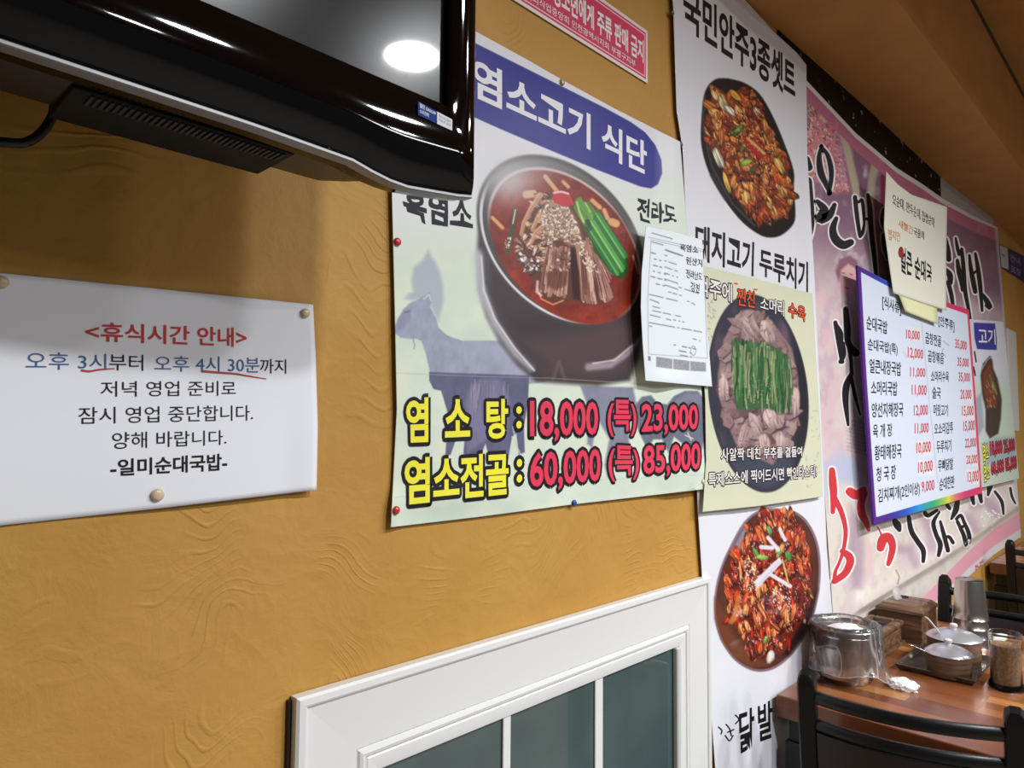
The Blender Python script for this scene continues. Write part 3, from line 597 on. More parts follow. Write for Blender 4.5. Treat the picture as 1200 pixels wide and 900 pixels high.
def paint_white(P):
    # pork and kimchi in an oval iron pan
    P.poly(PAN1, (20, 18, 20), 1.2); P.line([(826, 112), (824, 150), (834, 195), (858, 238), (884, 264)], 2.2, (90, 92, 100), 1.2, 0.6); P.line([(834, 205), (850, 232)], 4, (60, 62, 84), 3, 0.6)
    P.poly(FOOD1, (120, 52, 28), 2.0)
    pal = [(176, 82, 40), (158, 64, 32), (190, 106, 50), (132, 48, 28), (200, 130, 64), (110, 40, 26), (206, 148, 84), (168, 72, 36)]
    for x, y in scatter(rd, FOOD1, 170):
        a = 62+rd.uniform(-40, 40); P.blob(x, y, rd.uniform(6, 14), rd.uniform(3, 6), a, rd.choice(pal), rd, 0.45, 0.45, 0.18, 0.45)
    for x, y in scatter(rd, FOOD1, 120):
        a = 62+rd.uniform(-35, 35); P.blob(x, y, rd.uniform(3, 7), rd.uniform(1.2, 2.6), a, rd.choice(pal), rd, 0.4, 0.45, 0.2, 0.4)
    for x, y, a, b, g, c in ((848, 122, 13, 5, 64, (212, 190, 140)), (856, 130, 9, 4, 50, (226, 220, 196)), (842, 186, 15, 5, 66, (214, 208, 180)), (852, 215, 15, 3.5, 72, (196, 156, 70)), (862, 112, 10, 4, 40, (206, 150, 60)), (888, 132, 8, 4, 60, (216, 190, 160)), (914, 194, 14, 5, 62, (206, 160, 80)), (905, 172, 14, 5, 66, (200, 130, 64)), (838, 112, 9, 3.5, 66, (220, 180, 120)), (897, 210, 9, 4, 70, (180, 110, 60))): P.blob(x, y, a, b, g, c, rd, 0.3, 0.5, 0.2, 0.35)
    for x, y in scatter(rd, [(862, 120), (895, 125), (918, 180), (890, 215), (868, 190)], 46): P.blob(x, y, rd.uniform(3, 6), rd.uniform(1.6, 3), 62+rd.uniform(-40, 40), rd.choice(pal), rd, 0.4, 0.6, 0.3, 0.4)
    for x, y, a, b, g, c in ((864, 153, 10, 4.2, -38, (60, 92, 44)), (866, 151, 7, 2.2, -38, (112, 152, 70)), (875, 190, 8, 4.5, -14, (136, 160, 52)), (883, 198, 9, 3.2, -50, (74, 70, 34)), (871, 172, 8, 3, -60, (110, 108, 50))): P.blob(x, y, a, b, g, c, rd, 0.3, 0.45, 0.2, 0.3)
    P.line([(873, 164), (890, 182)], 6, (176, 34, 36), 1); P.line([(884, 162), (898, 184)], 4, (168, 36, 34), 1); P.line([(876, 162), (896, 180)], 3, (206, 168, 104), 1)
    specks(P, rd, shrink(FOOD1, 0.6), 90, 0.9, (232, 206, 150), 0.85, 1.0)
    # fiery chicken feet on an oval brown plate
    P.poly(PAN3, (74, 38, 30), 1.4); P.line(shrink(PAN3, 0.985)+shrink(PAN3, 0.985)[:1], 2.4, (142, 118, 138), 1.0, 0.85); P.poly(shrink(PAN3, 0.95), (84, 46, 34), 1.6)
    P.poly([(838, 700), (838, 725), (846, 750), (860, 770), (880, 783), (905, 780), (880, 768), (860, 745), (848, 715)], (112, 62, 40), 4, 0.9)
    P.poly([(856, 645), (872, 616), (880, 625), (862, 655)], (150, 140, 156), 4, 0.9); P.poly([(935, 735), (950, 700), (958, 690), (950, 730), (925, 768), (915, 770)], (32, 20, 18), 4, 0.9)
    P.poly(FOOD3, (112, 30, 18), 2.0)
    pal = [(158, 42, 24), (128, 28, 20), (186, 78, 38), (96, 22, 18), (200, 110, 58), (78, 20, 18), (170, 54, 30), (140, 40, 26)]
    for x, y in scatter(rd, FOOD3, 210):
        a = rd.choice([80, 100, 65, 110, 75])+rd.uniform(-22, 22); P.blob(x, y, rd.uniform(7, 15), rd.uniform(2.6, 5.2), a, rd.choice(pal), rd, 0.5, 0.38, 0.55, 0.5)
    for x, y in scatter(rd, FOOD3, 110):
        a = rd.choice([80, 100, 65, 110, 75])+rd.uniform(-22, 22); P.blob(x, y, rd.uniform(3, 8), rd.uniform(1.4, 2.8), a, rd.choice(pal), rd, 0.45, 0.55, 0.55, 0.45)
    for k in range(34):
        x, y = scatter(rd, shrink(FOOD3, 0.86), 1)[0]; P.blob(x, y, rd.uniform(8, 15), rd.uniform(2.4, 4.0), rd.uniform(70, 115), rd.choice([(206, 96, 44), (190, 60, 30), (222, 140, 80)]), rd, 0.5, 0.6, 0.5, 0.4)
    for q, w in (([(857, 728), (862, 722)], 7), ([(866, 700), (860, 725)], 6)): P.line(q, w, (206, 120, 60), 1.5, 0.8)
    for x, y, a, b, g, c in ((886, 648, 8, 3, 60, (96, 150, 60)), (893, 653, 9, 3.4, 10, (140, 180, 90)), (902, 622, 7, 3, 75, (110, 150, 100)), (912, 645, 7, 3, 60, (130, 170, 80)), (924, 652, 7, 3.6, 70, (84, 140, 62)), (897, 750, 6, 2.4, -70, (120, 160, 80)), (903, 770, 9, 5, -70, (226, 210, 204))): P.blob(x, y, a, b, g, c, rd, 0.25, 0.4, 0.2, 0.2)
    for q, w in (([(901, 672), (926, 687)], 4.5), ([(892, 641), (905, 642)], 5), ([(900, 630), (912, 644)], 4.5), ([(914, 620), (920, 633)], 4)): P.line(q, w, (224, 222, 232), 0.9, 0.97)
    P.poly([(885, 680), (913, 653), (917, 659), (886, 691)], (222, 222, 234), 0.8, 0.97); P.line([(886, 688), (914, 658)], 1.5, (192, 190, 212), 0.8, 0.7); P.line([(917, 656), (924, 684)], 2, (206, 186, 120), 0.7)
    specks(P, rd, shrink(FOOD3, 0.9), 150, 1.0, (236, 214, 196), 0.85, 0.8); specks(P, rd, [(870, 655), (885, 652), (890, 690), (876, 695)], 60, 1.1, (244, 232, 220), 0.95, 1.0); specks(P, rd, [(905, 690), (925, 680), (930, 710), (908, 715)], 60, 1.1, (244, 232, 220), 0.95, 1.0)
def rel_white(u, v): return 0.0035*(fbm(u*1.3, v*0.5, 70, 2, 21)-0.5)*2 + 0.004*np.exp(-((u-958-0.02*(v-300))/9.0)**2) + 0.002*np.sin((u+0.35*v)/21.0)*sstep(140, 40, v)
ws = Sheet('white_banner', 'tall white banner with three dish photos hung beside the goat soup poster', 'banner',
           [(784, -40), (800, -30), (868, -6), (908, 38), (934, 62), (945, 76)], [(845, 990), (900, 985), (1000, 960)], [(784, -40), (789, 8), (793, 130), (800, 175), (806, 300), (812, 430), (818, 600), (830, 790), (845, 990)], [(945, 76), (946, 180), (955, 330), (962, 480), (969, 640), (976, 725), (1000, 960)],
           0.0095, m_film, step=0.8, paint=paint_white, col=(226, 227, 234), rel=rel_white)
ws.text('국민안주3종셋트', (801, -22), (932, 73), (932, 119), (801, 33), K, 0.027)
ws.text('돼지고기', (814, 261), (884, 284), (883, 324), (814, 303), K, 0.024); ws.text('두루치기', (890, 290), (947, 307), (947, 344), (890, 322), K, 0.024)
ws.text('닭', (866, 834), (884, 828), (884, 876), (867, 884), K, 0.02); ws.text('발', (888, 826), (905, 820), (906, 864), (889, 870), K, 0.02)
for p in ([(842, 852), (846, 856), (845, 860)], [(851, 849), (855, 854), (857, 862)], [(850, 862), (855, 868), (859, 862)], [(862, 838), (866, 843), (862, 848)], [(853, 858), (860, 855)]): ws.stroke(p, 1.6, K)
for p in ([(933, 862), (941, 858), (944, 868)], [(934, 876), (942, 880), (938, 888)], [(932, 890), (938, 884), (944, 892)], [(940, 872), (946, 876)]): ws.stroke(p, 3.0, K)
ws.done()

# wide pink banner
rb = random.Random(14)
def paint_pink(P):
    X, Y = P.X, P.Y; n1 = fbm(X*1.4, Y, 34, 4, 3); n2 = fbm(X*1.6, Y, 14, 4, 7); n3 = fbm(X*1.5, Y*0.8, 22, 4, 19)
    P.over(sstep(0.42, 0.6, n1)*0.8, (214, 186, 192)); P.over(sstep(0.5, 0.62, n3)*0.55, (196, 166, 182))
    low = sstep(520, 640, Y+0.25*(X-940)); P.over(low*0.85, (222, 215, 204)); P.over(low*sstep(0.52, 0.7, n2)*0.35, (196, 186, 162)); P.over(sstep(470, 600, Y)*sstep(0.54, 0.68, n1)*0.35, (190, 164, 174))
    top = sstep(380, 260, Y-0.72*(X-1050)*0.35); P.over(top*sstep(0.34, 0.5, n1+0.12), (134, 100, 124)); P.over(top*sstep(0.55, 0.72, n2)*0.6, (170, 144, 150)); P.over(sstep(1090, 1130, X)*sstep(370, 330, Y)*0.85, (134, 98, 118)); P.over(sstep(1090, 1130, X)*sstep(370, 300, Y)*sstep(0.5, 0.65, n2)*0.5, (122, 84, 116))
    # blossom, boughs, a girl's face and a lattice: the collage behind the brush letters
    for q, w, c in (([(986, 150), (996, 190), (1004, 226), (1006, 244)], 9, (196, 186, 160)), ([(1026, 190), (1022, 210), (1020, 236)], 9, (190, 178, 156))): P.line(q, w, c, 2.0, 0.9)
    bl = [(944, 108), (960, 120), (978, 142), (986, 170), (990, 200), (996, 224), (980, 226), (960, 214), (944, 200), (946, 150)]
    P.poly(bl, (206, 130, 146), 5)
    for x, y in scatter(rb, bl, 620): P.blob(x, y, rb.uniform(0.9, 2.0), rb.uniform(0.8, 1.6), rb.uniform(0, 180), rb.choice([(226, 158, 168), (190, 104, 122), (214, 140, 132), (238, 196, 190), (160, 92, 100), (204, 150, 110)]), rb, 0.1, 0.1)
    specks(P, rb, [(936, 100), (952, 106), (954, 140), (944, 160), (938, 150)], 150, 1.5, (74, 66, 60), 0.75); specks(P, rb, [(938, 100), (954, 110), (952, 150), (942, 160)], 90, 1.5, (214, 204, 190), 0.8)
    specks(P, rb, [(978, 150), (988, 160), (992, 210), (986, 226), (980, 200)], 60, 1.8, (176, 156, 206), 0.8)
    P.poly([(1032, 205), (1038, 205), (1038, 240), (1032, 240)], (126, 40, 60), 1.5, 0.9)
    P.poly([(983, 312), (992, 306), (1002, 310), (1004, 330), (998, 346), (990, 348), (984, 336)], (226, 178, 178), 2); P.poly([(979, 318), (984, 304), (996, 299), (1005, 306), (1005, 316), (994, 309), (986, 316), (983, 330)], (134, 92, 110), 2, 0.9)
    for q in ([(987, 320), (990, 320)], [(996, 321), (999, 322)], [(991, 337), (995, 338)]): P.line(q, 1.1, (130, 76, 84), 0.6)
    for x, y in ((962, 352), (968, 395), (1002, 430)): P.poly([(x-5, y-9), (x+4, y-12), (x+8, y), (x+3, y+12), (x-4, y+8)], (226, 190, 190), 3, 0.7)
    for k in range(9): P.line([(993+k*2.2, 492), (1003+k*2.2, 530)], 0.8, (128, 118, 128), 0.6, 0.55); P.line([(992, 492+k*4.4), (1016, 498+k*4.4)], 0.8, (128, 118, 128), 0.6, 0.5)
    P.poly([(964, 545), (984, 528), (1004, 540), (1010, 570), (985, 566), (968, 580)], (176, 188, 218), 8, 0.75)
    P.poly([(996, 590), (1010, 610), (1014, 650), (1010, 690), (998, 690), (994, 640)], (164, 140, 156), 6, 0.7); P.poly([(1015, 630), (1022, 640), (1024, 672), (1016, 676)], (224, 182, 184), 3, 0.7)
    for a in ([(1080, 600), (1090, 622), (1092, 640)], [(1128, 608), (1138, 610), (1142, 620)], [(1142, 590), (1156, 588), (1168, 602)], [(1046, 640), (1066, 646), (1072, 660)]): P.line(a, 12, (178, 148, 164), 6, 0.75)
    for x, y in scatter(rb, [(1150, 600), (1168, 596), (1174, 606), (1160, 628), (1150, 622)], 22): P.blob(x, y, 2.2, 1.6, 30, (232, 222, 226), rb, 0.1, 0.1)
    P.line([(1050, 668), (1054, 676), (1052, 684)], 1.6, (150, 128, 90), 0.8, 0.8)
    # pink edge bands with white hem, above and below
    T = np.interp(X, [936, 974, 1003, 1028, 1050, 1080, 1104, 1140, 1170], [86, 126, 157, 178, 197, 216, 233, 252, 264]); e = Y-T
    P.over(sstep(20, 18, e-0.04*(1170-X)*0.2), (188, 112, 138)); P.over(sstep(0.66, 0.75, n2)*sstep(22, 18, e)*0.35, (222, 158, 170)); P.over(sstep(5.5, 4.5, e), (226, 222, 222))
    P.over(sstep(4, 2, np.interp(Y, [262, 400, 640], [1168, 1181, 1196])-X)*0.8, (206, 196, 200))
    Bo = np.interp(X, [960, 1040, 1060, 1090, 1135, 1165, 1196], [900, 782, 752, 722, 676, 650, 630]); e = Bo-Y
    P.over(sstep(31, 29, e)*sstep(9, 11, e), (228, 162, 178)); P.over(sstep(11, 9, e), (218, 214, 214)); P.over(sstep(44, 40, e)*sstep(30, 34, e)*0.3, (206, 200, 180)); specks(P, rb, [(1142, 664), (1152, 655), (1154, 662), (1144, 670)], 40, 1.3, (196, 76, 96), 0.8)
def rel_pink(u, v):
    f = np.interp(u, [975, 1020, 1060, 1100, 1140, 1196], [735, 705, 681, 657, 630, 590]); s = v-f
    return (0.004+0.006*(fbm(u*1.2, v*0.6, 60, 2, 31)-0.5)*2 + 0.016*np.exp(-(np.minimum(s, 0)/26.0)**2)*(s < 0)+0.016*np.exp(-(np.maximum(s, 0)/5.0)**2)*(s >= 0) + 0.004*np.sin((u*0.9+v*0.25)/13.0)*sstep(560, 640, v))*sstep(978, 1025, u)
pk = Sheet('pink_banner', 'wide faded pink and white banner with black and red brush letters', 'banner',
           [(930, 78), (974, 125), (1003, 156), (1028, 177), (1050, 196), (1080, 215), (1104, 232), (1140, 252.5), (1169, 266)], [(982, 805), (1050, 752), (1090, 722), (1135, 676), (1165, 650), (1197, 629)], [(930, 78), (950, 300), (965, 560), (982, 805)], [(1169, 266), (1176, 350), (1186, 480), (1197, 629)],
           0.006, m_vinyl, step=0.8, paint=paint_pink, col=(214, 200, 198), rel=rel_pink)
WH, BR, RR = (232, 226, 224), (34, 32, 36), (206, 58, 66)
def br(pts, w, col=BR, ow=2.0, n=6): pk.stroke(pts, w, col, WH, ow, 1, n)
br([(962, 172), (960, 186), (962, 202), (967, 214), (972, 226)], [3, 6, 8, 6, 3]); br([(963, 172), (970, 182), (974, 198), (974, 212), (972, 226)], [3, 5, 6, 5, 3])
br([(958, 236), (966, 246), (962, 256), (972, 252), (978, 240)], [5, 10, 12, 9, 5]); br([(980, 256), (976, 268), (979, 280), (988, 287), (997, 284)], [5, 8, 10, 10, 8])
br([(946, 186), (948, 196)], [6, 9]); br([(947, 212), (949, 235), (951, 262), (949, 280)], [9, 9, 7, 3])
br([(1002, 231), (1004, 250), (1006.5, 268), (1008, 277)], [5, 5, 4.5, 4]); br([(1002, 232), (1006, 237), (1010, 234), (1012, 246), (1013, 262)], [3, 3, 3.5, 4, 3]); br([(1008, 277), (1011, 272), (1013, 262)], [4, 4, 3])
br([(1017, 228), (1019.5, 245), (1021, 270), (1024, 296), (1027, 326)], [4, 6, 6, 5.5, 4]); br([(1014, 256), (1020, 258)], [3, 3.5])
br([(1036, 246), (1035, 256), (1036, 266)], [5, 7, 5]); br([(1036, 276), (1038, 290), (1041, 302)], [6, 8, 5])
br([(1109, 280), (1111, 294), (1112, 304)], [3, 6, 6]); br([(1107, 316), (1113, 322), (1113, 332), (1108, 330)], [6, 7, 6, 4]); br([(1112, 334), (1115, 346), (1117, 360)], [5, 5, 4])
br([(1120, 279), (1122, 290), (1124, 298)], [2.5, 4, 4]); br([(1122, 305), (1124, 318), (1127, 330), (1128, 340)], [4, 6, 6, 4]); br([(1127, 292), (1129, 312), (1131, 340), (1135, 362), (1138, 376)], [4, 5, 5, 4, 2])
br([(1136, 299), (1138, 316), (1141, 332), (1143, 342)], [3, 5, 6, 5]); br([(1143, 297), (1146, 314), (1149, 338), (1151, 364)], [3, 5, 5, 3]); br([(1138, 322), (1147, 316)], [3, 3]); br([(1152, 345), (1156, 352), (1160, 360), (1156, 358)], [3, 6, 6, 4])
br([(979, 378), (983, 400), (987, 424)], [5, 6, 5]); br([(979, 379), (986, 390), (986, 402)], [4, 4, 4]); br([(985, 424), (989, 415), (988, 402)], [5, 5, 4]); br([(991, 362), (993, 385), (994, 402), (1003, 414)], [6, 8, 7, 9]); br([(994, 402), (997, 420), (998, 436)], [5, 4, 4])
br([(998, 438), (992, 452), (991, 470), (994, 498)], [5, 8, 7, 3]); br([(998, 444), (1002, 464), (1008, 486)], [4, 4, 2])
rr = lambda p, w: br(p, w, RR, 2.2)
rr([(975, 551), (976, 566), (977, 580), (976, 600)], [7, 9, 8, 5]); rr([(978, 584), (986, 600), (991, 622), (988, 646), (981, 666)], [7, 6, 5, 4, 3])
rr([(987, 646), (995, 652), (996, 660), (990, 672), (978, 681)], [6, 9, 9, 8, 7]); rr([(978, 681), (979, 670), (984, 658), (988, 647)], [5, 4, 3, 4])
rr([(996, 576), (1004, 580), (1012, 574)], [10, 11, 8]); rr([(1013, 578), (1009, 590), (1010, 602), (1015, 612), (1018, 621)], [8, 9, 9, 7, 4])
rr([(1028, 617), (1032, 624), (1034, 632)], [1.5, 2, 2.5]); rr([(1032, 642), (1035, 632), (1042, 630), (1046, 640), (1044, 652), (1041, 661)], [9, 11, 10, 8, 7, 5])
br([(1049, 611), (1052, 616), (1054, 621)], [7, 9, 5]); br([(1065, 606), (1068, 622), (1075, 634), (1082, 645), (1082, 658)], [5, 6, 6, 6, 4])
br([(1101, 600), (1094, 612), (1097, 626), (1102, 638), (1100, 651)], [2.5, 5, 5, 6, 4]); br([(1102, 611), (1106, 626), (1111, 645)], [3, 5, 5]); br([(1106, 631), (1112, 629), (1117, 636)], [3, 4, 4])
br([(1122, 588), (1120, 598), (1115, 608)], [6, 7, 3]); br([(1121, 608), (1126, 604), (1130, 612), (1135, 624), (1136, 632), (1133, 639), (1129, 626), (1122, 611)], [4, 4, 4, 5, 5, 5, 5, 4]); br([(1125, 618), (1132, 616)], [3, 4])
br([(1084, 601), (1088, 604), (1098, 598)], [5, 5, 4]); br([(1139, 580), (1141, 590)], [6, 4]); br([(1148, 578), (1150, 588)], [6, 4]); br([(1160, 570), (1158, 580)], [7, 3]); br([(1166, 576), (1174, 588), (1176, 602)], [3, 4, 2.5])
br([(1110, 592), (1113, 596)], [5, 4]); br([(1184, 572), (1186, 582), (1190, 590)], [3, 3, 2])
pk.done()

# sliced beef poster
rs = random.Random(22)
def paint_beef(P):
    X, Y = P.X, P.Y; n = fbm(X, Y, 30, 3, 4); P.over(sstep(0.4, 0.7, n)*0.6, (214, 214, 186)); specks(P, rs, [(826, 330), (838, 360), (834, 400), (826, 400)], 30, 0.8, (120, 116, 104), 0.6, 4); specks(P, rs, [(930, 480), (960, 470), (962, 575), (945, 575)], 40, 0.8, (150, 146, 128), 0.5, 4)
    d = P.ell(888.5, 461, 117, 58.5, 84); P.over(sstep(1.01, 0.985, d), (56, 56, 68)); P.over(sstep(0.98, 0.9, d)*sstep(0.45, 0.65, fbm(X, Y*0.5, 20, 3, 9))*0.7, (92, 78, 92)); P.over(sstep(0.98, 0.9, d)*sstep(500, 560, Y), (66, 72, 88)); P.over(sstep(1, .95, d)*sstep(920, 940, X)*0.8, (36, 34, 42))
    P.over(sstep(0.98, 0.9, d)*np.exp(-((X-918)**2/60+(Y-395)**2/900))*0.6, (120, 92, 106))
    ring = [(868, 364), (880, 362), (892, 368), (905, 376), (916, 392), (928, 408), (935, 440), (937, 475), (932, 505), (920, 528), (905, 545), (885, 535), (862, 520), (850, 490), (841, 460), (841, 438), (848, 398), (858, 380)]
    P.poly(ring, (140, 112, 116), 1.5)
    pal = [(150, 124, 124), (130, 102, 105), (166, 142, 138), (106, 80, 86), (142, 114, 113)]
    for x, y in scatter(rs, ring, 130):
        a = rs.uniform(0, PI); l = rs.uniform(6, 13); w = rs.uniform(3.5, 7); ca, sa = math.cos(a), math.sin(a); q = [(x+(i*l+rs.uniform(-2, 2))*ca-(j*w+rs.uniform(-1.5, 1.5))*sa, y+(i*l+rs.uniform(-2, 2))*sa+(j*w+rs.uniform(-1.5, 1.5))*ca) for i, j in ((-1, -0.6), (-0.3, -1), (0.7, -0.8), (1, 0.1), (0.6, 1), (-0.5, 0.8))]
        P.poly([(u+1.2, v+1.6) for u, v in q], (70, 48, 54), 1.4, 0.75); P.poly(q, rs.choice(pal), 0.9, 0.95, lambda u, v: 0.86+0.28*fbm(u, v*0.8, 5, 3, 7))
    for x, y, a, b, g in ((880, 385, 16, 10, 60), (900, 388, 15, 9, 75), (886, 498, 16, 7, 62), (903, 490, 13, 9, 70), (872, 510, 16, 7, 105), (915, 520, 14, 6, 90), (896, 520, 13, 7, 80), (848, 455, 17, 6, 88), (932, 470, 18, 6, 92)): P.blob(x, y, a, b, g, rs.choice([(184, 158, 154), (168, 142, 140)]), rs, 0.15, 0.12, 0.0, 0.2)
    specks(P, rs, ring, 240, 1.0, (96, 66, 74), 0.55, 3)
    ch = [(858, 398), (876, 400), (902, 403), (921, 416), (926, 450), (928, 474), (915, 484), (897, 478), (880, 480), (864, 481), (860, 440)]
    P.poly(ch, (62, 96, 62), 2)
    for k in range(230):
        x = rs.uniform(859, 926); y0 = 398+max(0, x-885)*0.45+rs.uniform(-2, 26); y1 = min(484, y0+rs.uniform(22, 60)); P.line([(x, y0), (x+rs.uniform(-2, 2.5), (y0+y1)/2), (x+rs.uniform(-3, 4), y1)], rs.uniform(0.9, 1.9), rs.choice([(62, 112, 62), (38, 78, 46), (100, 142, 82), (150, 154, 120), (32, 62, 40), (172, 160, 126), (80, 122, 76), (44, 84, 52)]), 0.6, 0.85)
    specks(P, rs, [(870, 440), (905, 440), (905, 478), (870, 476)], 50, 1.0, (190, 196, 160), 0.7)
bf = Sheet('sliced_beef_poster', 'pale poster of sliced beef with green chives taped over the white banner', 'poster',
           [(819, 309), (826, 311.5), (880, 325), (952, 344)], [(823.5, 600), (890, 593), (964, 582)], [(819, 309), (823, 400), (826.5, 470), (827.5, 540), (823.5, 600)], [(952, 344), (956, 420), (961, 500), (964, 582)],
           0.021, m_vinyl, step=0.62, paint=paint_beef, col=(208, 210, 184), rel=waves(0.0025, 40, 80))
OR = (226, 84, 46)
bf.text('맥주에', (817, 322), (858, 333), (858, 355), (817, 346), WH, 0.012, INK, 0.06); bf.text('찐친', (864, 337), (884.5, 342), (884.5, 361), (864, 357.5), OR, 0.014, INK, 0.05)
bf.text('소머리', (891, 348), (919, 353), (919, 371), (891, 362), WH, 0.012, INK, 0.06); bf.text('수육', (924, 354), (944, 360), (944, 377), (924, 371), OR, 0.014, INK, 0.05)
for x in (862, 885): bf.stroke([(x-1, 332+(x-862)*0.3), (x+2, 332.5+(x-862)*0.3)], 1.8, OR)
bf.text('사알짝 데친 부추를 곁들여', (845, 525), (940, 523), (940, 535), (845, 541), WH, 0.014, INK, 0.07, res=2); bf.text('특제소스에 찍어드시면 빡안타스틱!', (830, 554), (957, 545), (957, 559), (830, 571), WH, 0.014, INK, 0.07, res=2)
bf.done()

# small print certificate
rc = random.Random(3)
def paint_cert(P):
    g = (110, 114, 120)
    P.line([(760, 278), (800, 287), (822, 292)], 0.7, (150, 154, 160), 0.5)
    fr = [(763, 281), (824, 295), (829, 420), (760, 415), (759, 350), (763, 281)]; P.line(fr, 0.7, (150, 156, 166), 0.5, 0.9)
    def row(x0, y0, x1, y1, f=0.6, w=1.3, col=g):
        x = x0
        while x < x1:
            l = rc.uniform(1.0, 3.0); y = y0+(y1-y0)*(x-x0)/(x1-x0)
            if rc.random() < f: P.line([(x, y), (min(x+l, x1), y+0.25*l)], w, col, 0.5, 0.75)
            x += l+0.7
    row(764, 273, 788, 280, 0.9, 1.2); row(764, 283.5, 777, 287, 0.9); row(780, 293, 800, 300, 0.95, 2.0)
    for k, (a, b) in enumerate(((296, 302), (302.5, 316), (310, 316), (317, 322), (324, 331), (331, 336))): row(763, a, 780, a+4.5, 0.4, 1.5); row(779, a+3, 794 if k else 783, a+8, 0.6)
    row(788, 334, 818, 344, 0.8); row(780, 341, 800, 347, 0.7); row(761, 345, 795, 353, 0.85); row(804, 352, 814, 357, 0.4); row(762, 351, 772, 355, 0.8); row(765, 359, 773, 361, 0.9); row(765, 364, 798, 371, 0.8); row(762, 369, 786, 375, 0.8); row(786, 374, 818, 381, 0.35); row(761, 378, 822, 389, 0.85); row(761, 382, 767, 384, 0.8)
    row(812, 397, 820, 399, 0.9); row(790, 404, 815, 409, 0.6, 1.6); row(796, 411, 810, 413.5, 0.6, 1.6); row(797, 416, 810, 418, 0.8)
    P.over(np.abs(P.ell(812, 412, 3.2, 5.2)-0.9) < 0.14, (170, 150, 160)) if False else None
    m = sstep(0.2, 0.1, np.abs(P.ell(812.5, 411, 3.2, 6)-0.9)); P.over(m*0.6, (140, 140, 150))
    for a in ([(769, 418), (788, 420.5), (788, 432.5), (769, 430)], [(789, 420.6), (808, 423), (808, 434.5), (789, 432.6)], [(809, 423.2), (827, 425), (827.5, 435.5), (809, 434.6)]): P.poly(a, (150, 152, 158), 0.6, 1.0, lambda x, y: 0.85+0.3*vnoise(x*1.7, y*1.7, 6))
    P.poly([(759.5, 417), (762.5, 417.5), (762.5, 423), (759.5, 422.5)], (130, 132, 140), 0.6)
a4 = Sheet('certificate', 'white paper certificate of small print overlapping the soup and beef posters', 'document',
           [(757, 265), (790, 272), (823, 281)], [(756.5, 446), (800, 450), (834.5, 453)], [(757, 265), (752, 320), (751, 360), (753, 400), (756.5, 446)], [(823, 281), (826, 340), (830, 400), (834.5, 453)],
           0.027, m_paper, step=0.5, paint=paint_cert, col=(228, 234, 240), rel=lambda u, v: 0.004*np.sin((v-265)/58.0)+0.006*np.exp(-((v-446)/14.0)**2)*np.sin(u/20.0)**2)
HB = (36, 40, 56)
for b, q in (('흑염소', ((797, 285), (818, 288.5), (818, 297), (797, 294))), ('원산지', ((804, 300), (823, 304), (823, 313), (804, 309.5))), ('전라남도', ((804, 315), (823, 320), (823, 329), (804, 325.5))), ('강진', ((809.5, 330), (820, 333), (820, 344), (809.5, 341)))): a4.text(b, *q, HB, 0.006, res=3, hand=0.03)
a4.done()

# menu board with a rainbow edge: a stiff board
def paint_menu(P):
    X, Y = P.X, P.Y; hue = np.array([[84, 44, 130], [70, 48, 150], [40, 90, 190], [40, 150, 210], [60, 170, 110], [210, 214, 70], [222, 110, 120], [206, 60, 110], [218, 54, 90]], float); hx = np.array([1024, 1045, 1062, 1078, 1095, 1112, 1120, 1132, 1152])
    lx = np.interp(Y, [311, 440, 615], [1005, 1012, 1024]); rx = np.interp(Y, [363, 460, 578], [1135.5, 1143, 1151]); ty = np.interp(X, [1005, 1044, 1135], [311, 331.5, 363]); by = np.interp(X, [1024, 1152], [615, 577.5])
    grad = lambda t: np.stack([np.interp(t, hx, hue[:, k]) for k in range(3)], -1)
    def put(m, C): P.C = P.C*(1-m[:, None])+C*m[:, None]
    put(sstep(6.2, 5.4, Y-ty), grad(np.interp(X, [1005, 1044, 1090, 1110, 1135], [1030, 1066, 1098, 1135, 1152]))); put(sstep(8.6, 7.8, by-Y), grad(X))
    put(sstep(3.8, 3.0, X-lx), np.tile(hue[0]*[1, 0.9, 1], (len(X), 1))); put(sstep(2.8, 2.2, rx-X), np.tile(np.array([216, 70, 96.]), (len(X), 1)))
    P.line([(1080, 378), (1090, 480), (1099, 566)], 0.6, (150, 160, 180), 0.5, 0.7)
    P.line([(1059, 413), (1062, 418)], 3, (206, 208, 216), 1.5); P.line([(1106, 400), (1112, 405)], 1, (160, 164, 172), 1); P.line([(1106, 408), (1104, 412), (1108, 418)], 0.8, (160, 164, 172), 1)
    for q in ((1063, 382, 1079, 400), (1127, 456, 1139, 471), (1128, 474, 1142, 491), (1074, 516, 1092, 534), (1076, 538, 1094, 558), (1132, 531, 1146, 547), (1133, 549, 1148, 569)): P.poly([(q[0], q[1]), (q[2], q[1]+3), (q[2], q[3]), (q[0], q[3]-2)], (232, 230, 232), 0.8, 0.8)
mb = Sheet('menu_board', 'menu board with rainbow border listing dishes and red prices', 'menu board', [(1005, 311), (1044, 331.5), (1135.5, 363)], [(1024, 615), (1088, 596.5), (1151, 578)], [(1005, 311), (1012, 440), (1024, 615)], [(1135.5, 363), (1143, 460), (1151, 578)],
           0.05, m_board, step=0.5, paint=paint_menu, col=(214, 222, 238), thick=0.006)
MK, MR = (30, 32, 44), (204, 58, 72)
def mt(b, xa, ta, xb, tb, ha, hb, col=MK, bold=0.011): mb.text(b, (xa, ta), (xb, tb), (xb, tb+hb), (xa, ta+ha), col, bold, res=2)
mt('[식사류]', 1034, 345, 1056, 355.5, 18, 15); mt('[안주류]', 1100, 369, 1118.5, 376, 14, 14)
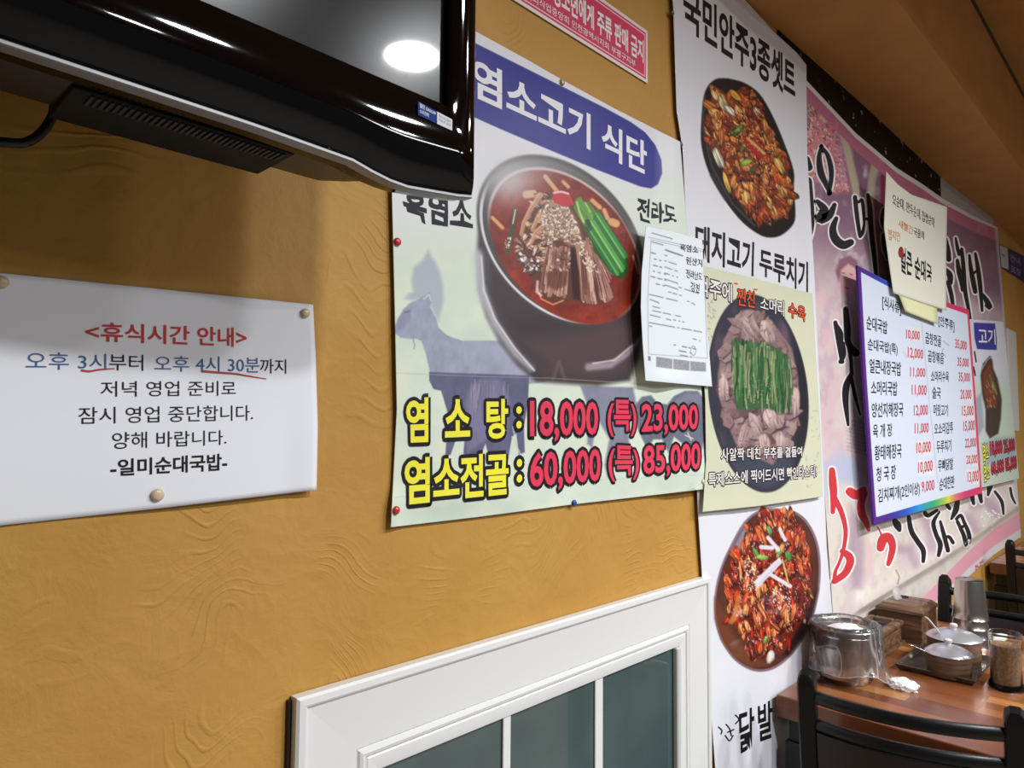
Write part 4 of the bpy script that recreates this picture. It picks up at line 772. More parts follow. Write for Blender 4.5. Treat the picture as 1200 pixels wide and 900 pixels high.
for r in (('순대국밥', 1015.6, 369, 1040, 376.5, 17, 15.5), ('순대국밥(특)', 1017, 396, 1052, 403, 16.5, 14.5), ('얼큰내장국밥', 1019, 420, 1056, 424.5, 17, 16.5), ('소머리국밥', 1021, 446, 1051.6, 447, 16.5, 17), ('양선지해장국', 1021.6, 472, 1058.6, 471.5, 17.5, 16.5), ('육 개 장', 1023, 497, 1045.6, 496, 16.5, 15.5),
          ('황태해장국', 1025, 522, 1056.6, 519.5, 18, 17), ('청 국 장', 1027, 547.5, 1050, 544.5, 17.5, 17), ('김치찌개(2인이상)', 1029, 573, 1078, 564.5, 19, 17), ('곱창전골', 1084.5, 389, 1103, 393.5, 13.5, 13.5), ('곱창볶음', 1087.5, 410, 1106, 413.5, 14, 13.5), ('소머리수육', 1091, 434, 1112, 435, 13.5, 13), ('술국', 1092.5, 453, 1102.5, 454, 14, 13.5),
          ('머릿고기', 1094, 473.5, 1111, 474, 14, 14), ('오소리감투', 1095, 496, 1117, 494, 13.5, 14), ('두루치기', 1097.6, 516.5, 1115, 514.5, 14.5, 14.5), ('무뼈닭발', 1099.5, 539, 1117, 536, 14, 14), ('순대한판', 1101, 560.5, 1118.5, 556.5, 15, 15)): mt(*r)
for r in (('10,000', 1062, 385.5, 1078, 388, 13, 12.5), ('12,000', 1064, 406.5, 1082, 409.5, 14, 13.5), ('11,000', 1066.7, 430, 1084.5, 431.5, 13, 12.5), ('11,000', 1068.6, 450.5, 1086, 451, 14, 14.5), ('12,000', 1071, 474.5, 1087.6, 474, 14.5, 14.5), ('11,000', 1072, 496, 1088.5, 495, 14, 14), ('10,000', 1074, 518.5, 1091, 516.5, 15, 15.5),
          ('10,000', 1076, 541.5, 1093, 538.5, 15, 16), ('9,000', 1080, 564.5, 1095, 561.5, 14, 15), ('35,000', 1119.5, 397, 1133, 400, 12.5, 12.5), ('35,000', 1122, 418.5, 1135.5, 420, 12, 12), ('35,000', 1123.5, 436, 1137, 437, 12.5, 12.5), ('20,000', 1125.6, 456, 1138.5, 456.5, 13.5, 13.5), ('15,000', 1127.5, 475.5, 1141, 475, 14, 14),
          ('15,000', 1129, 493.5, 1142.5, 492, 13.5, 14.5), ('22,000', 1131, 514, 1144, 512.5, 12.5, 13), ('20,000', 1132.5, 533.5, 1145.5, 532, 12, 13), ('13,000', 1134, 553, 1147, 550.5, 14.5, 16)): mt(*r, MR, 0.012)
mb.done()

# cream note with handwriting, and the yellow slip under it
m_note = printed('cream_note_paper', 0.65, spec=0.25)
ys = Sheet('paper_slip', 'pale yellow slip of paper under the handwritten note on the menu board', 'paper', [(1052, 342), (1098, 358)], [(1061, 365), (1099, 380)], [(1052, 342), (1061, 365)], [(1098, 358), (1099, 380)], 0.062, m_note, res=(8, 8), col=(226, 226, 180))
ys.done()
cn = Sheet('handwritten_note', 'cream paper note with black and orange handwriting pinned over the pink banner', 'note', [(1038.6, 201), (1052, 216), (1068, 228), (1110, 242.5)], [(1047, 343.5), (1080, 355), (1109, 364)], [(1038.6, 201), (1037, 240), (1036, 266), (1042, 310), (1047, 343.5)], [(1110, 242.5), (1109, 300), (1109, 364)],
           0.066, m_note, res=(30, 40), col=(222, 222, 206), rel=lambda u, v: 0.012*np.exp(-((v-205-0.55*(u-1038))/22.0)**2)+0.004*np.sin(v/30.0))
cn.text('오순대, 만두순대, 찹쌀순대', (1046, 226), (1095, 255), (1095, 267), (1046, 240), HB, 0.0, res=2, hand=0.028); cn.text('새빨간', (1053, 256.5), (1070, 266), (1070, 275), (1053, 266.5), (214, 120, 76), 0.004, res=2, hand=0.028); cn.text('국물에', (1071, 266), (1083, 271), (1083, 281), (1071, 277), HB, 0.0, res=2, hand=0.028)
cn.text('맵지만', (1041, 268), (1055, 272), (1055, 283), (1041, 281), (220, 132, 92), 0.002, res=2, hand=0.028)
cn.text('얼큰', (1055, 288), (1069, 296), (1069, 324), (1055, 318), (26, 26, 36), 0.02, res=2, hand=0.028); cn.text('순대국', (1072, 297), (1092, 311), (1092, 331), (1072, 327), (26, 26, 36), 0.018, res=2, hand=0.028)
cn.shape([(1056+3.0*math.cos(a), 295.5+6.5*math.sin(a)) for a in np.linspace(0, 2*PI, 18, endpoint=False)], (150, 44, 48), 2)
cn.done()

# small goat soup poster at the far end
ro = random.Random(31)
def paint_small(P):
    X, Y = P.X, P.Y; P.over(sstep(420, 470, Y), (196, 212, 196))
    P.poly([(1141, 378), (1166, 379), (1168, 396), (1168, 410), (1160, 410), (1145, 409), (1142, 396)], (58, 60, 150), 0.7)
    P.poly([(1140, 470), (1150, 460), (1153, 500), (1146, 512), (1140, 505)], (150, 156, 176), 2, 0.8)
    P.poly([(1149, 440), (1152, 426), (1160, 417), (1163, 422), (1164, 432), (1169, 444), (1174, 468), (1173, 490), (1170, 508), (1160, 514), (1155, 505), (1155, 480), (1151, 462)], (66, 52, 48), 1.5); P.poly([(1152, 438), (1160, 424), (1164, 440), (1169, 456), (1168, 476), (1158, 478), (1153, 460)], (120, 58, 42), 1.5)
    P.line([(1151, 432), (1157, 422), (1162, 418)], 1.5, (170, 166, 168), 0.8, 0.8); P.line([(1160, 440), (1166, 458)], 2.5, (76, 120, 56), 0.8); P.line([(1163, 448), (1168, 462)], 1.5, (100, 150, 70), 0.6)
    for k in range(30): x, y = ro.uniform(1155, 1165), ro.uniform(444, 476); P.line([(x, y), (x+1.5, y+3)], 0.8, ro.choice([(180, 130, 110), (140, 84, 70), (200, 160, 130)]), 0.5, 0.8)
    P.poly([(1152, 520), (1166, 512), (1190, 512), (1190, 540), (1156, 545)], (140, 150, 164), 4, 0.6)
sp = Sheet('goat_soup_poster', 'small goat soup poster partly behind the menu board near the far corner', 'poster', [(1128, 373), (1137, 374), (1176, 377)], [(1140, 574), (1153, 571), (1194.5, 561)], [(1128, 373), (1140, 574)], [(1176, 377), (1185, 460), (1194.5, 561)], 0.036, m_vinyl, step=0.5, paint=paint_small, col=(214, 216, 226), rel=waves(0.003, 77, 50))
sp.text('고기', (1146, 384), (1166, 386), (1167, 404), (1147, 404), WH, 0.014, res=2)
for b, q, c in (('염소', ((1151, 520), (1158, 519), (1159, 538), (1152, 541)), YEL), ('염소', ((1152, 545), (1159, 542), (1160, 562), (1153, 565)), YEL), ('18,000 25,000', ((1160, 518), (1189, 514), (1190, 530), (1161, 536)), (196, 48, 70)), ('60,000 85,000', ((1161, 542), (1191, 534), (1192, 551), (1162, 559)), (196, 48, 70))): sp.text(b, *q, c, 0.02, INK, 0.06, res=2)
sp.stroke([(1142, 412), (1144, 424)], 1.6, INK); sp.stroke([(1141, 430), (1143, 440)], 1.6, INK)
sp.done()

# small navy sign beyond the banner
def paint_navy(P):
    P.poly([(1170, 286), (1181, 291), (1182, 316), (1171, 312)], (196, 196, 198), 0.6); P.line([(1174, 298), (1177, 300)], 1.2, (90, 90, 100), 0.6)
ns = Sheet('wall_sign', 'small navy blue sign with a white end panel past the pink banner', 'sign', [(1172, 286), (1200, 300)], [(1174, 314), (1201, 331)], [(1172, 286), (1174, 314)], [(1200, 300), (1201, 331)], 0.004, m_board, step=0.5, paint=paint_navy, col=(52, 48, 92), thick=0.002)
ns.text('안내', (1183, 297), (1195, 303), (1196, 311), (1184, 306), (150, 146, 178), 0.01, res=2); ns.text('포장', (1184, 310), (1196, 316), (1197, 324), (1185, 319), (150, 146, 178), 0.01, res=2)
ns.done()

# ------------------------------------------------------------------ pins
def pin(u, v, depth, col, label, group, r=0.0052):
    c = onY(u, v, -depth); bm = B()
    lathe(bm, [(0, 0.0), (r, 0.0), (r*1.02, 0.0010), (r*0.9, 0.0024), (r*0.55, 0.0034), (0, 0.0037)], n=20)
    bmesh.ops.rotate(bm, verts=bm.verts, cent=(0, 0, 0), matrix=Matrix.Rotation(PI/2, 3, 'X'))
    k = 'pin_%d_%d_%d' % col; m = bpy.data.materials.get(k) or mat(k, col, 0.3, coat=0.3)
    o = obj('push_pin', bm, m, smooth=50); o.location = Vector(c); tag(o, label, 'pin', group)
sd = lambda s, u, v: s.base+float(s.rel(np.array([float(u)]), np.array([float(v)]))[0])+0.0008
g1, g2 = 'beige pins on the opening hours notice', 'pins on the goat soup poster'
BG, RP, GP, BP = (206, 184, 152), (200, 44, 50), (24, 92, 62), (36, 70, 160)
pin(2, 330.5, sd(nt, 2, 330.5), BG, 'beige pin in the upper left corner of the paper notice', g1); pin(357.5, 367, sd(nt, 357, 367), BG, 'beige pin in the upper right corner of the paper notice', g1); pin(184.5, 580, sd(nt, 184, 580), BG, 'beige pin in the bottom edge of the paper notice', g1, 0.006)
pin(465.5, 283.5, sd(gp, 465, 283), RP, 'red pin in the goat soup poster level with the black handwriting', g2); pin(464, 598, sd(gp, 464, 598), RP, 'red pin in the bottom corner of the goat soup poster', g2); pin(672.5, 589.5, sd(gp, 672, 589), BP, 'blue pin in the bottom edge of the goat soup poster', g2)
pin(658.5, 96.5, sd(gp, 658, 97), (186, 166, 120), 'brass coloured pin in the top hem above the blue title band', g2); pin(823.5, 564.5, sd(gp, 823, 564)+0.02, (206, 200, 170), 'cream pin between the goat soup and beef posters', g2)
g3 = 'green pins on the tall white banner'
pin(787.5, 15, sd(ws, 790, 15)-0.002, GP, 'dark green pin at the upper edge of the white banner', g3); pin(797.5, 169.5, sd(ws, 798, 170), GP, 'dark green pin where the white banner meets the goat soup poster', g3)

# ------------------------------------------------------------------ television over the opening-hours notice
m_gloss = mat('black_piano_gloss', (6, 5, 6), 0.045, spec=0.3)
m_matblk = mat('matt_black_plastic', (9, 9, 10), 0.6, spec=0.2)
m_hous = mat('dark_grey_housing', (34, 31, 30), 0.4)
m_silver = mat('silver_trim', (126, 126, 128), 0.42, metal=0.6)
m_screen = mat('dark_screen', (10, 11, 14), 0.22, coat=0.28, coat_rough=0.045, spec=0.12)
m_cable = mat('black_cable', (16, 15, 16), 0.5)
TX1, TX0, TZ0, TZ1, TY = 0.4525, -0.50, EYE+0.2235, EYE+0.81, -0.2225
SX1, SZ0, SX0, SZ1 = 0.4125, EYE+0.2985, -0.46, EYE+0.772
tv = thing('television', 'black flat screen television mounted on the wall above the white paper notice', 'television', ((TX0+TX1)/2, -0.1, TZ0))
def tv_bezel():
    bm = B(); N = 10; Rg = []
    def bottom_z(x):        # the silver-edged lower lip dips near the right corner
        return TZ0 + float(np.interp(x, [TX0, 0.23, 0.315, 0.345, 0.37, 0.43, TX1], [0.007, 0.001, -0.002, -0.009, -0.0105, -0.004, 0.0]))
    nx, nz = 60, 12
    per = [(i/nx, 0.0, 'b') for i in range(nx)]+[(1.0, i/nz, 'r') for i in range(nz)]+[(1-i/nx, 1.0, 't') for i in range(nx)]+[(0.0, 1-i/nz, 'l') for i in range(nz)]
    inner = [(SX0+(SX1-SX0)*a, SZ0+(SZ1-SZ0)*b) for a, b, _ in per]; outer = []
    for a, b, _ in per:
        x = TX0+(TX1-TX0)*a; z = bottom_z(x)+(TZ1-bottom_z(x))*b; outer.append((x, z))
    def ring(t, y): Rg.append([bm.verts.new((i[0]+(o[0]-i[0])*t, y, i[1]+(o[1]-i[1])*t)) for i, o in zip(inner, outer)])
    ring(0.0, TY+0.008); ring(0.0, TY+0.002)
    for t in (0.02, 0.06, 0.14, 0.26, 0.4, 0.55, 0.7, 0.82, 0.91, 0.97, 1.0): ring(t, TY-0.010*math.sin(PI*min(1, t*0.9+0.06))**0.7+0.010*max(0, t-0.6)**2/0.16)
    ring(1.0, TY+0.016); ring(0.985, TY+0.034)
    n = len(per)
    for p, q in zip(Rg, Rg[1:]):
        for k in range(n): bm.faces.new((p[k], p[(k+1) % n], q[(k+1) % n], q[k]))
    obj('bezel', bm, m_gloss, tv, world=True, smooth=50)
    bm = B(); pts = [(x, TY+0.008, bottom_z(x)-0.0015) for x in np.linspace(TX0+0.01, TX1-0.004, 50)]; sweep(bm, pts, rect2(0.006, 0.0018, 0.0008)); obj('silver_strip', bm, m_silver, tv, world=True, smooth=40)
tv_bezel()
bm = B(); box(bm, (SX0-0.004, TY+0.004, SZ0-0.004), (SX1+0.004, TY+0.012, SZ1+0.004)); obj('screen', bm, m_screen, tv, world=True)
bm = B(); R = []                                                     # rounded rear shell, lower edge curling up at the right
prof = [(0.0, TY+0.033), (0.0, TY+0.045), (0.001, TY+0.075), (0.003, TY+0.092), (0.009, TY+0.101), (0.034, TY+0.1065)]
def rr_pts(x0_, x1_, z0_, z1_, r, n=8):
    o = []
    for cx, cz, a0 in ((x1_-r, z0_+r, -PI/2), (x1_-r, z1_-r, 0), (x0_+r, z1_-r, PI/2), (x0_+r, z0_+r, PI)):
        for k in range(n+1): a = a0+PI/2*k/n; o.append((cx+r*math.cos(a), cz+r*math.sin(a)))
    return o
for ins, y in prof: R.append([bm.verts.new((x, y, z)) for x, z in rr_pts(TX0+0.03+ins, TX1-0.05-max(0, y-TY-0.04)*0.75-ins, TZ0+0.004+ins*0.6, TZ1-0.02-ins, 0.03)])
n = len(R[0])
for p, q in zip(R, R[1:]):
    for k in range(n): bm.faces.new((p[k], p[(k+1) % n], q[(k+1) % n], q[k]))
bm.faces.new(R[-1]); bm.faces.new(R[0][::-1]); obj('rear_housing', bm, m_hous, tv, world=True, smooth=40)
vp = obj('vent_panel', (lambda b: (box(b, (0.118, -0.184, TZ0+0.001), (0.281, -0.1165, TZ0+0.0095), 0.001, 1), b)[1])(B()), m_matblk, tv, world=True)
bm = B()
for k in range(34): x = 0.130+k*0.0043; box(bm, (x, -0.181, TZ0-0.0004), (x+0.0022, -0.163, TZ0+0.0009))
obj('vent_grille', bm, mat('vent_grey', (30, 29, 30), 0.6), vp, world=True)
bm = B(); box(bm, (-0.25, TY+0.107, EYE+0.36), (0.2, -0.03, EYE+0.66), 0.006); box(bm, (-0.30, -0.03, EYE+0.33), (0.25, -0.0008, EYE+0.69), 0.003); obj('wall_bracket', bm, m_matblk, tv, world=True)
bm = B()
for px_, pz in (((554.5, 188), 0), ((553.5, 209), 0)):
    c = onY(px_[0], px_[1], TY+0.02); box(bm, (TX1-0.001, TY+0.014, float(c[2])-0.003), (TX1+0.004, TY+0.022, float(c[2])+0.003), 0.001, 1)
obj('side_button', bm, m_matblk, tv, world=True)
def on_bezel(u, v): return onY(u, v, TY-0.0098)
def sticker(name, quad, col, lines):
    bm = B(); P = [on_bezel(*q) for q in quad]; f = [bm.verts.new(p) for p in P]; b = [bm.verts.new(p+np.array([0, 0.0006, 0])) for p in P]
    bm.faces.new(f); bm.faces.new(b[::-1])
    for k in range(4): bm.faces.new((f[k], b[k], b[(k+1) % 4], f[(k+1) % 4]))
    o = obj(name, bm, mat(name, col, 0.7, spec=0.08), tv, world=True); base = root_loc(o); M, Fc = [], []
    for body, q, bold in lines:
        V, fs, _, bb = glyphs(body, bold, 2, 1.0); Q = [on_bezel(*p) for p in q]; k = len(M)
        for x, y in V:
            a = (x-bb[0])/(bb[2]-bb[0]); c = (bb[3]-y)/(bb[3]-bb[1]); w = (1-c)*((1-a)*Q[0]+a*Q[1])+c*((1-a)*Q[3]+a*Q[2]); M.append(tuple(w-np.array(base)-np.array([0, 0.0004, 0])))
        Fc += [tuple(i+k for i in f_) for f_ in fs]
    if M:
        me = bpy.data.meshes.new('lettering'); me.from_pydata(M, [], Fc); me.materials.append(ink((226, 228, 240)) if col[0] < 150 else ink((120, 124, 136))); link('lettering', me, o)
sticker('blue_sticker', ((490, 118.5), (512, 130.5), (512, 145), (490, 134.5)), (40, 62, 130), [('절전 ON/OFF', ((491.5, 120.5), (510.5, 131.5), (510.5, 135.5), (491.5, 126)), 0.02), ('소비전력', ((491.5, 127.5), (502, 133), (502, 138), (491.5, 132.5)), 0.01)])
sticker('white_sticker', ((512.3, 130.7), (530, 140), (530, 153), (512.3, 145)), (214, 218, 226), [('에너지 절약', ((514, 134), (528, 141.5), (528, 144.5), (514, 137)), 0.0), ('리모컨 전원', ((514, 138.5), (528, 145.5), (528, 148.5), (514, 141.5)), 0.0)])
cp = [np.array([0.20, -0.10, EYE+0.30])]+[onY(u, v, -0.06) for u, v in ((78, 108), (62, 136), (48, 156), (30, 167), (8, 167), (-20, 163), (-60, 150))]
bm = B(); sweep(bm, smooth_path(cp, 6), circ(0.0038, 10)); tag(obj('power_cable', bm, m_cable, smooth=60), 'black cable curling down the wall from behind the television', 'cable')

# ------------------------------------------------------------------ tables and chairs
TT = EYE-0.597
m_block = mat('jointed_hardwood', (170, 92, 48), 0.28, coat=0.35, coat_rough=0.12)
def wood_blocks(m):
    tc = nd(m, 'ShaderNodeTexCoord'); mp = nd(m, 'ShaderNodeMapping'); mp.inputs['Rotation'].default_value = (0, 0, PI/2)
    bk = nd(m, 'ShaderNodeTexBrick', Scale=1.0); bk.offset = 0.37; bk.inputs['Brick Width'].default_value = 0.34; bk.inputs['Row Height'].default_value = 0.042; bk.inputs['Mortar Size'].default_value = 0.0004; bk.inputs['Bias'].default_value = 0.0
    bk.inputs['Color1'].default_value = (0, 0, 0, 1); bk.inputs['Color2'].default_value = (1, 1, 1, 1); bk.inputs['Mortar'].default_value = (0.1, 0.1, 0.1, 1)
    r = ramp(m, ((0.0, (108, 60, 32)), (0.35, (134, 79, 44)), (0.7, (154, 96, 54)), (0.95, (184, 128, 72))))
    mp2 = nd(m, 'ShaderNodeMapping'); mp2.inputs['Scale'].default_value = (90, 5, 90); nz = nd(m, 'ShaderNodeTexNoise', Scale=1.0, Detail=4.0)
    mx = nd(m, 'ShaderNodeMixRGB', blend_type='MULTIPLY'); mx.inputs[0].default_value = 0.55; r2 = ramp(m, ((0.3, (190, 176, 168)), (0.7, (255, 255, 255))))
    lk(m, tc, 'Object', mp, 'Vector'); lk(m, mp, 'Vector', bk, 'Vector'); lk(m, bk, 'Color', r, 'Fac'); lk(m, tc, 'Object', mp2, 'Vector'); lk(m, mp2, 'Vector', nz, 'Vector'); lk(m, nz, 'Fac', r2, 'Fac')
    lk(m, r, 'Color', mx, 1); lk(m, r2, 'Color', mx, 2); lk(m, mx, 'Color', bsdf(m), 'Base Color')
wood_blocks(m_block)
m_blk = mat('black_painted_steel', (10, 10, 12), 0.36, coat=0.1, coat_rough=0.2, spec=0.35)
m_vin = mat('dark_brown_vinyl', (36, 27, 28), 0.48, spec=0.35); add_bump(m_vin, 60.0, 0.1, 0.001)
def table(loc, L, Wd, label):
    t = thing('dining_table', label, 'table', loc, group='hardwood tables along the wall')
    bm = B(); box(bm, (0, -Wd, TT-0.048), (L, 0, TT), 0.0025, 2); obj('table_top', bm, m_block, t)
    bm = B(); h = TT-0.0485
    for lo, hi in (((0.02, -Wd+0.02, h-0.05), (L-0.02, -Wd+0.045, h)), ((0.02, -0.045, h-0.05), (L-0.02, -0.02, h)), ((0.02, -Wd+0.046, h-0.05), (0.045, -0.046, h)), ((L-0.045, -Wd+0.046, h-0.05), (L-0.02, -0.046, h))): box(bm, lo, hi)
    obj('apron', bm, m_blk, t)
    for x in (0.012, L-0.062):
        for y in (-Wd+0.012, -0.062): bm = B(); box(bm, (x, y, 0), (x+0.05, y+0.05, h-0.0505), 0.003, 1); obj('leg', bm, m_blk, t)
    return t
table((1.558, -0.02, 0), 0.95, 0.60, 'orange-brown hardwood table holding the steel container, pots and tissue box')
table((3.757, -0.02, 0), 0.95, 0.60, 'hardwood table corner further along the wall, beyond the second black chair')
def make_chair(label):
    t = thing('dining_chair', label, 'chair', (0, 0, 0), group='black steel chairs at the hardwood tables')
    hw = 0.168
    def post(z): return float(np.interp(z, [0, 0.45, 0.848], [-0.215, -0.172, -0.24]))
    def bow(y, z): return post(z)-0.04*(1-(y/hw)**2)
    for s_ in (1, -1):
        bm = B(); sweep(bm, [(post(z), s_*hw, z) for z in (0.0, 0.2, 0.44, 0.6, 0.75, 0.826)], rect2(0.0165, 0.0165, 0.003), up=(1, 0, 0))
        sweep(bm, [(post(0.826), s_*hw, 0.826), (post(0.838)-0.001, s_*hw, 0.840), (post(0.848)-0.004, s_*hw, 0.849)], rect2(0.0165, 0.0165, 0.003), up=(1, 0, 0), scale=[1, 0.9, 0.5]); obj('rear_post', bm, m_blk, t, smooth=35)
        bm = B(); sweep(bm, [(0.20, s_*0.17, 0.0), (0.185, s_*0.165, 0.425)], rect2(0.015, 0.015, 0.003), up=(1, 0, 0)); obj('leg', bm, m_blk, t, smooth=35)
    for z, h in ((0.802, 0.012), (0.747, 0.0115)):
        bm = B(); ys = np.linspace(-hw+0.014, hw-0.014, 22); sweep(bm, [(bow(y, z)+0.002, y, z) for y in ys], rect2(0.008, h, 0.005)); obj('back_rail', bm, m_blk, t, smooth=45)
    bm = B(); ys = np.linspace(-hw+0.017, hw-0.017, 20); zs = np.linspace(0.505, 0.734, 8); G = {}
    for side, dx in ((0, -0.008), (1, 0.010)):
        for i, y in enumerate(ys):
            for j, z in enumerate(zs):
                pad = 0.004*math.sin(PI*i/19)**0.3*math.sin(PI*j/7)**0.5; G[side, i, j] = bm.verts.new((bow(y, z)+dx+(pad if side else -pad), y, z))
    for i in range(19):
        for j in range(7):
            bm.faces.new((G[0, i, j], G[0, i+1, j], G[0, i+1, j+1], G[0, i, j+1])); bm.faces.new((G[1, i, j], G[1, i, j+1], G[1, i+1, j+1], G[1, i+1, j]))
    for i in range(19):
        for j in (0, 7): bm.faces.new((G[0, i, j], G[1, i, j], G[1, i+1, j], G[0, i+1, j]))
    for j in range(7):
        for i in (0, 19): bm.faces.new((G[0, i, j], G[0, i, j+1], G[1, i, j+1], G[1, i, j]))
    obj('backrest', bm, m_vin, t, smooth=50)
    bm = B(); box(bm, (-0.15, -0.166, 0.4405), (0.215, 0.166, 0.48), 0.014, 3); obj('seat', bm, m_vin, t, smooth=50)
    bm = B()
    for lo, hi in (((-0.145, 0.145, 0.415), (0.165, 0.165, 0.44)), ((-0.145, -0.165, 0.415), (0.165, -0.145, 0.44)), ((-0.155, -0.144, 0.415), (-0.135, 0.144, 0.44)), ((0.145, -0.144, 0.415), (0.165, 0.144, 0.44))): box(bm, lo, hi)
    obj('seat_frame', bm, m_blk, t)
    return t
def dup(root, loc, rz, label, group=None):
    r = root.copy(); SC.collection.objects.link(r); r.location = loc; r.rotation_euler = (0, 0, rz); r['label'] = label
    if group: r['group'] = group
    for ch in list(root.children):
        c = ch.copy(); SC.collection.objects.link(c); c.parent = r
        for g in ch.children: d = g.copy(); SC.collection.objects.link(d); d.parent = c
    return r
ch1 = make_chair('black steel chair with dark brown vinyl back nearest the camera, tucked under the table'); ch1.location = (1.690, -0.2545, 0); ch1.rotation_euler = (0, 0, math.radians(13))
dup(ch1, (2.42, -0.268, 0), PI, 'black steel chair across the table behind the stacked metal cups'); dup(ch1, (3.932, -0.276, 0), 0.0, 'black steel chair tucked under the far table past the pink banner')

# brown bench beyond the far table
m_dk = mat('dark_walnut', (62, 44, 34), 0.45, coat=0.2); mottle(m_dk, (48, 33, 26), (76, 54, 42), 5.0, 4.0, (2, 2, 14))
zb_ = float(onX(1186, 621, 4.78)[2])
bn = thing('bench', 'dark brown wooden bench back beyond the far table', 'bench', (4.95, -0.03, 0))
bm = B(); box(bm, (4.78, -0.62, zb_-0.12), (4.805, -0.03, zb_), 0.004); obj('backrest', bm, m_dk, bn, world=True)
bm = B(); box(bm, (4.80, -0.62, 0.42), (5.12, -0.03, 0.45), 0.004); obj('seat', bm, m_dk, bn, world=True)
for y in (-0.60, -0.09):
    bm = B(); box(bm, (4.806, y, 0), (4.84, y+0.04, zb_-0.03)); obj('rear_post', bm, m_dk, bn, world=True); bm = B(); box(bm, (5.07, y, 0), (5.10, y+0.04, 0.4195)); obj('leg', bm, m_dk, bn, world=True)

# pale door casing at the far end of the wall
xa, xb = float(onY(1180, 440, -0.02)[0]), float(onY(1190, 440, -0.02)[0]); za, zc = float(onY(1185, 505, -0.02)[2]), float(onY(1185, 388, -0.02)[2])
bm = B(); box(bm, (xa, -0.03, za), (xb, -0.0005, zc), 0.003); tag(obj('trim_4', bm, mat('pale_casing', (196, 192, 184), 0.5)), kind='structure')

# ------------------------------------------------------------------ things on the table
m_steel = mat('brushed_steel', (178, 172, 166), 0.24, metal=1.0); add_bump(m_steel, 40.0, 0.05, 0.0005, 3.0, 0.0, (1, 1, 40))
m_steel2 = mat('polished_steel', (200, 200, 204), 0.13, metal=1.0)
m_wal = mat('walnut_box', (92, 66, 48), 0.42, coat=0.15)
def walnut(m, ax):
    tc = nd(m, 'ShaderNodeTexCoord'); mp = nd(m, 'ShaderNodeMapping'); mp.inputs['Scale'].default_value = ax; nz = nd(m, 'ShaderNodeTexNoise', Scale=1.0, Detail=5.0, Distortion=0.6)
    r = ramp(m, ((0.3, (62, 40, 28)), (0.5, (98, 70, 50)), (0.7, (128, 98, 72)))); lk(m, tc, 'Object', mp, 'Vector'); lk(m, mp, 'Vector', nz, 'Vector'); lk(m, nz, 'Fac', r, 'Fac'); lk(m, r, 'Color', bsdf(m), 'Base Color')
walnut(m_wal, (60, 6, 90))
m_tray = mat('dark_tray', (66, 52, 42), 0.4, coat=0.3); walnut(m_tray, (12, 80, 60)); 
for e, c in zip([n_ for n_ in m_tray.node_tree.nodes if n_.type == 'VALTORGB'][0].color_ramp.elements, ((46, 36, 30), (66, 54, 46), (88, 76, 66))): e.color = L4(c)
m_pot = mat('brown_wood_grain_pot', (92, 66, 48), 0.45, coat=0.2); walnut(m_pot, (9, 9, 110))
for e, c in zip([n_ for n_ in m_pot.node_tree.nodes if n_.type == 'VALTORGB'][0].color_ramp.elements, ((64, 46, 36), (92, 68, 52), (118, 92, 72))): e.color = L4(c)
m_tis = mat('tissue', (236, 236, 236), 0.8)
m_clear = mat('clear_glass', (255, 255, 255), 0.02, trans=1.0, ior=1.45)
m_bag = bpy.data.materials.new('clear_plastic_bag'); m_bag.use_nodes = True
def bag_material(m):
    nt_ = m.node_tree; nt_.nodes.remove(bsdf(m)); out = [n_ for n_ in nt_.nodes if n_.type == 'OUTPUT_MATERIAL'][0]
    tr = nd(m, 'ShaderNodeBsdfTransparent'); tr.inputs['Color'].default_value = (0.97, 0.97, 0.97, 1); gl = nd(m, 'ShaderNodeBsdfGlossy', Roughness=0.08); df = nd(m, 'ShaderNodeBsdfDiffuse'); df.inputs['Color'].default_value = (0.85, 0.85, 0.86, 1)
    fr = nd(m, 'ShaderNodeFresnel', IOR=1.5); a = nd(m, 'ShaderNodeMath', operation='MULTIPLY_ADD'); a.inputs[1].default_value = 1.1; a.inputs[2].default_value = 0.03; a.use_clamp = True
    tc = nd(m, 'ShaderNodeTexCoord'); mp = nd(m, 'ShaderNodeMapping'); mp.inputs['Scale'].default_value = (1, 1, 0.4); nz = nd(m, 'ShaderNodeTexNoise', Scale=28.0, Detail=2.0, Distortion=0.8); bp = nd(m, 'ShaderNodeBump', Strength=0.35, Distance=0.004)
    lk(m, tc, 'Object', mp, 'Vector'); lk(m, mp, 'Vector', nz, 'Vector'); lk(m, nz, 'Fac', bp, 'Height'); lk(m, bp, 'Normal', gl, 'Normal'); lk(m, bp, 'Normal', fr, 'Normal')
    m1 = nd(m, 'ShaderNodeMixShader'); m2 = nd(m, 'ShaderNodeMixShader'); cz = nd(m, 'ShaderNodeTexNoise', Scale=13.0, Detail=1.0, Distortion=1.0); cr = nd(m, 'ShaderNodeValToRGB'); e_ = cr.color_ramp.elements; e_[0].position = 0.485; e_[0].color = (0.06, 0.06, 0.06, 1); e_[1].position = 0.535; e_[1].color = (0.06, 0.06, 0.06, 1); q_ = e_.new(0.51); q_.color = (0.30, 0.30, 0.30, 1)
    lk(m, mp, 'Vector', cz, 'Vector'); lk(m, cz, 'Fac', cr, 'Fac'); lk(m, cr, 'Color', m2, 0)
    lk(m, fr, 'Fac', a, 0); lk(m, a, 'Value', m1, 0); lk(m, tr, 'BSDF', m1, 1); lk(m, gl, 'BSDF', m1, 2); lk(m, m1, 'Shader', m2, 1); lk(m, df, 'BSDF', m2, 2); lk(m, m2, 'Shader', out, 'Surface')
bag_material(m_bag)
Z = TT
m_lid = mat('satin_metal_lid', (186, 186, 192), 0.24, metal=0.55)
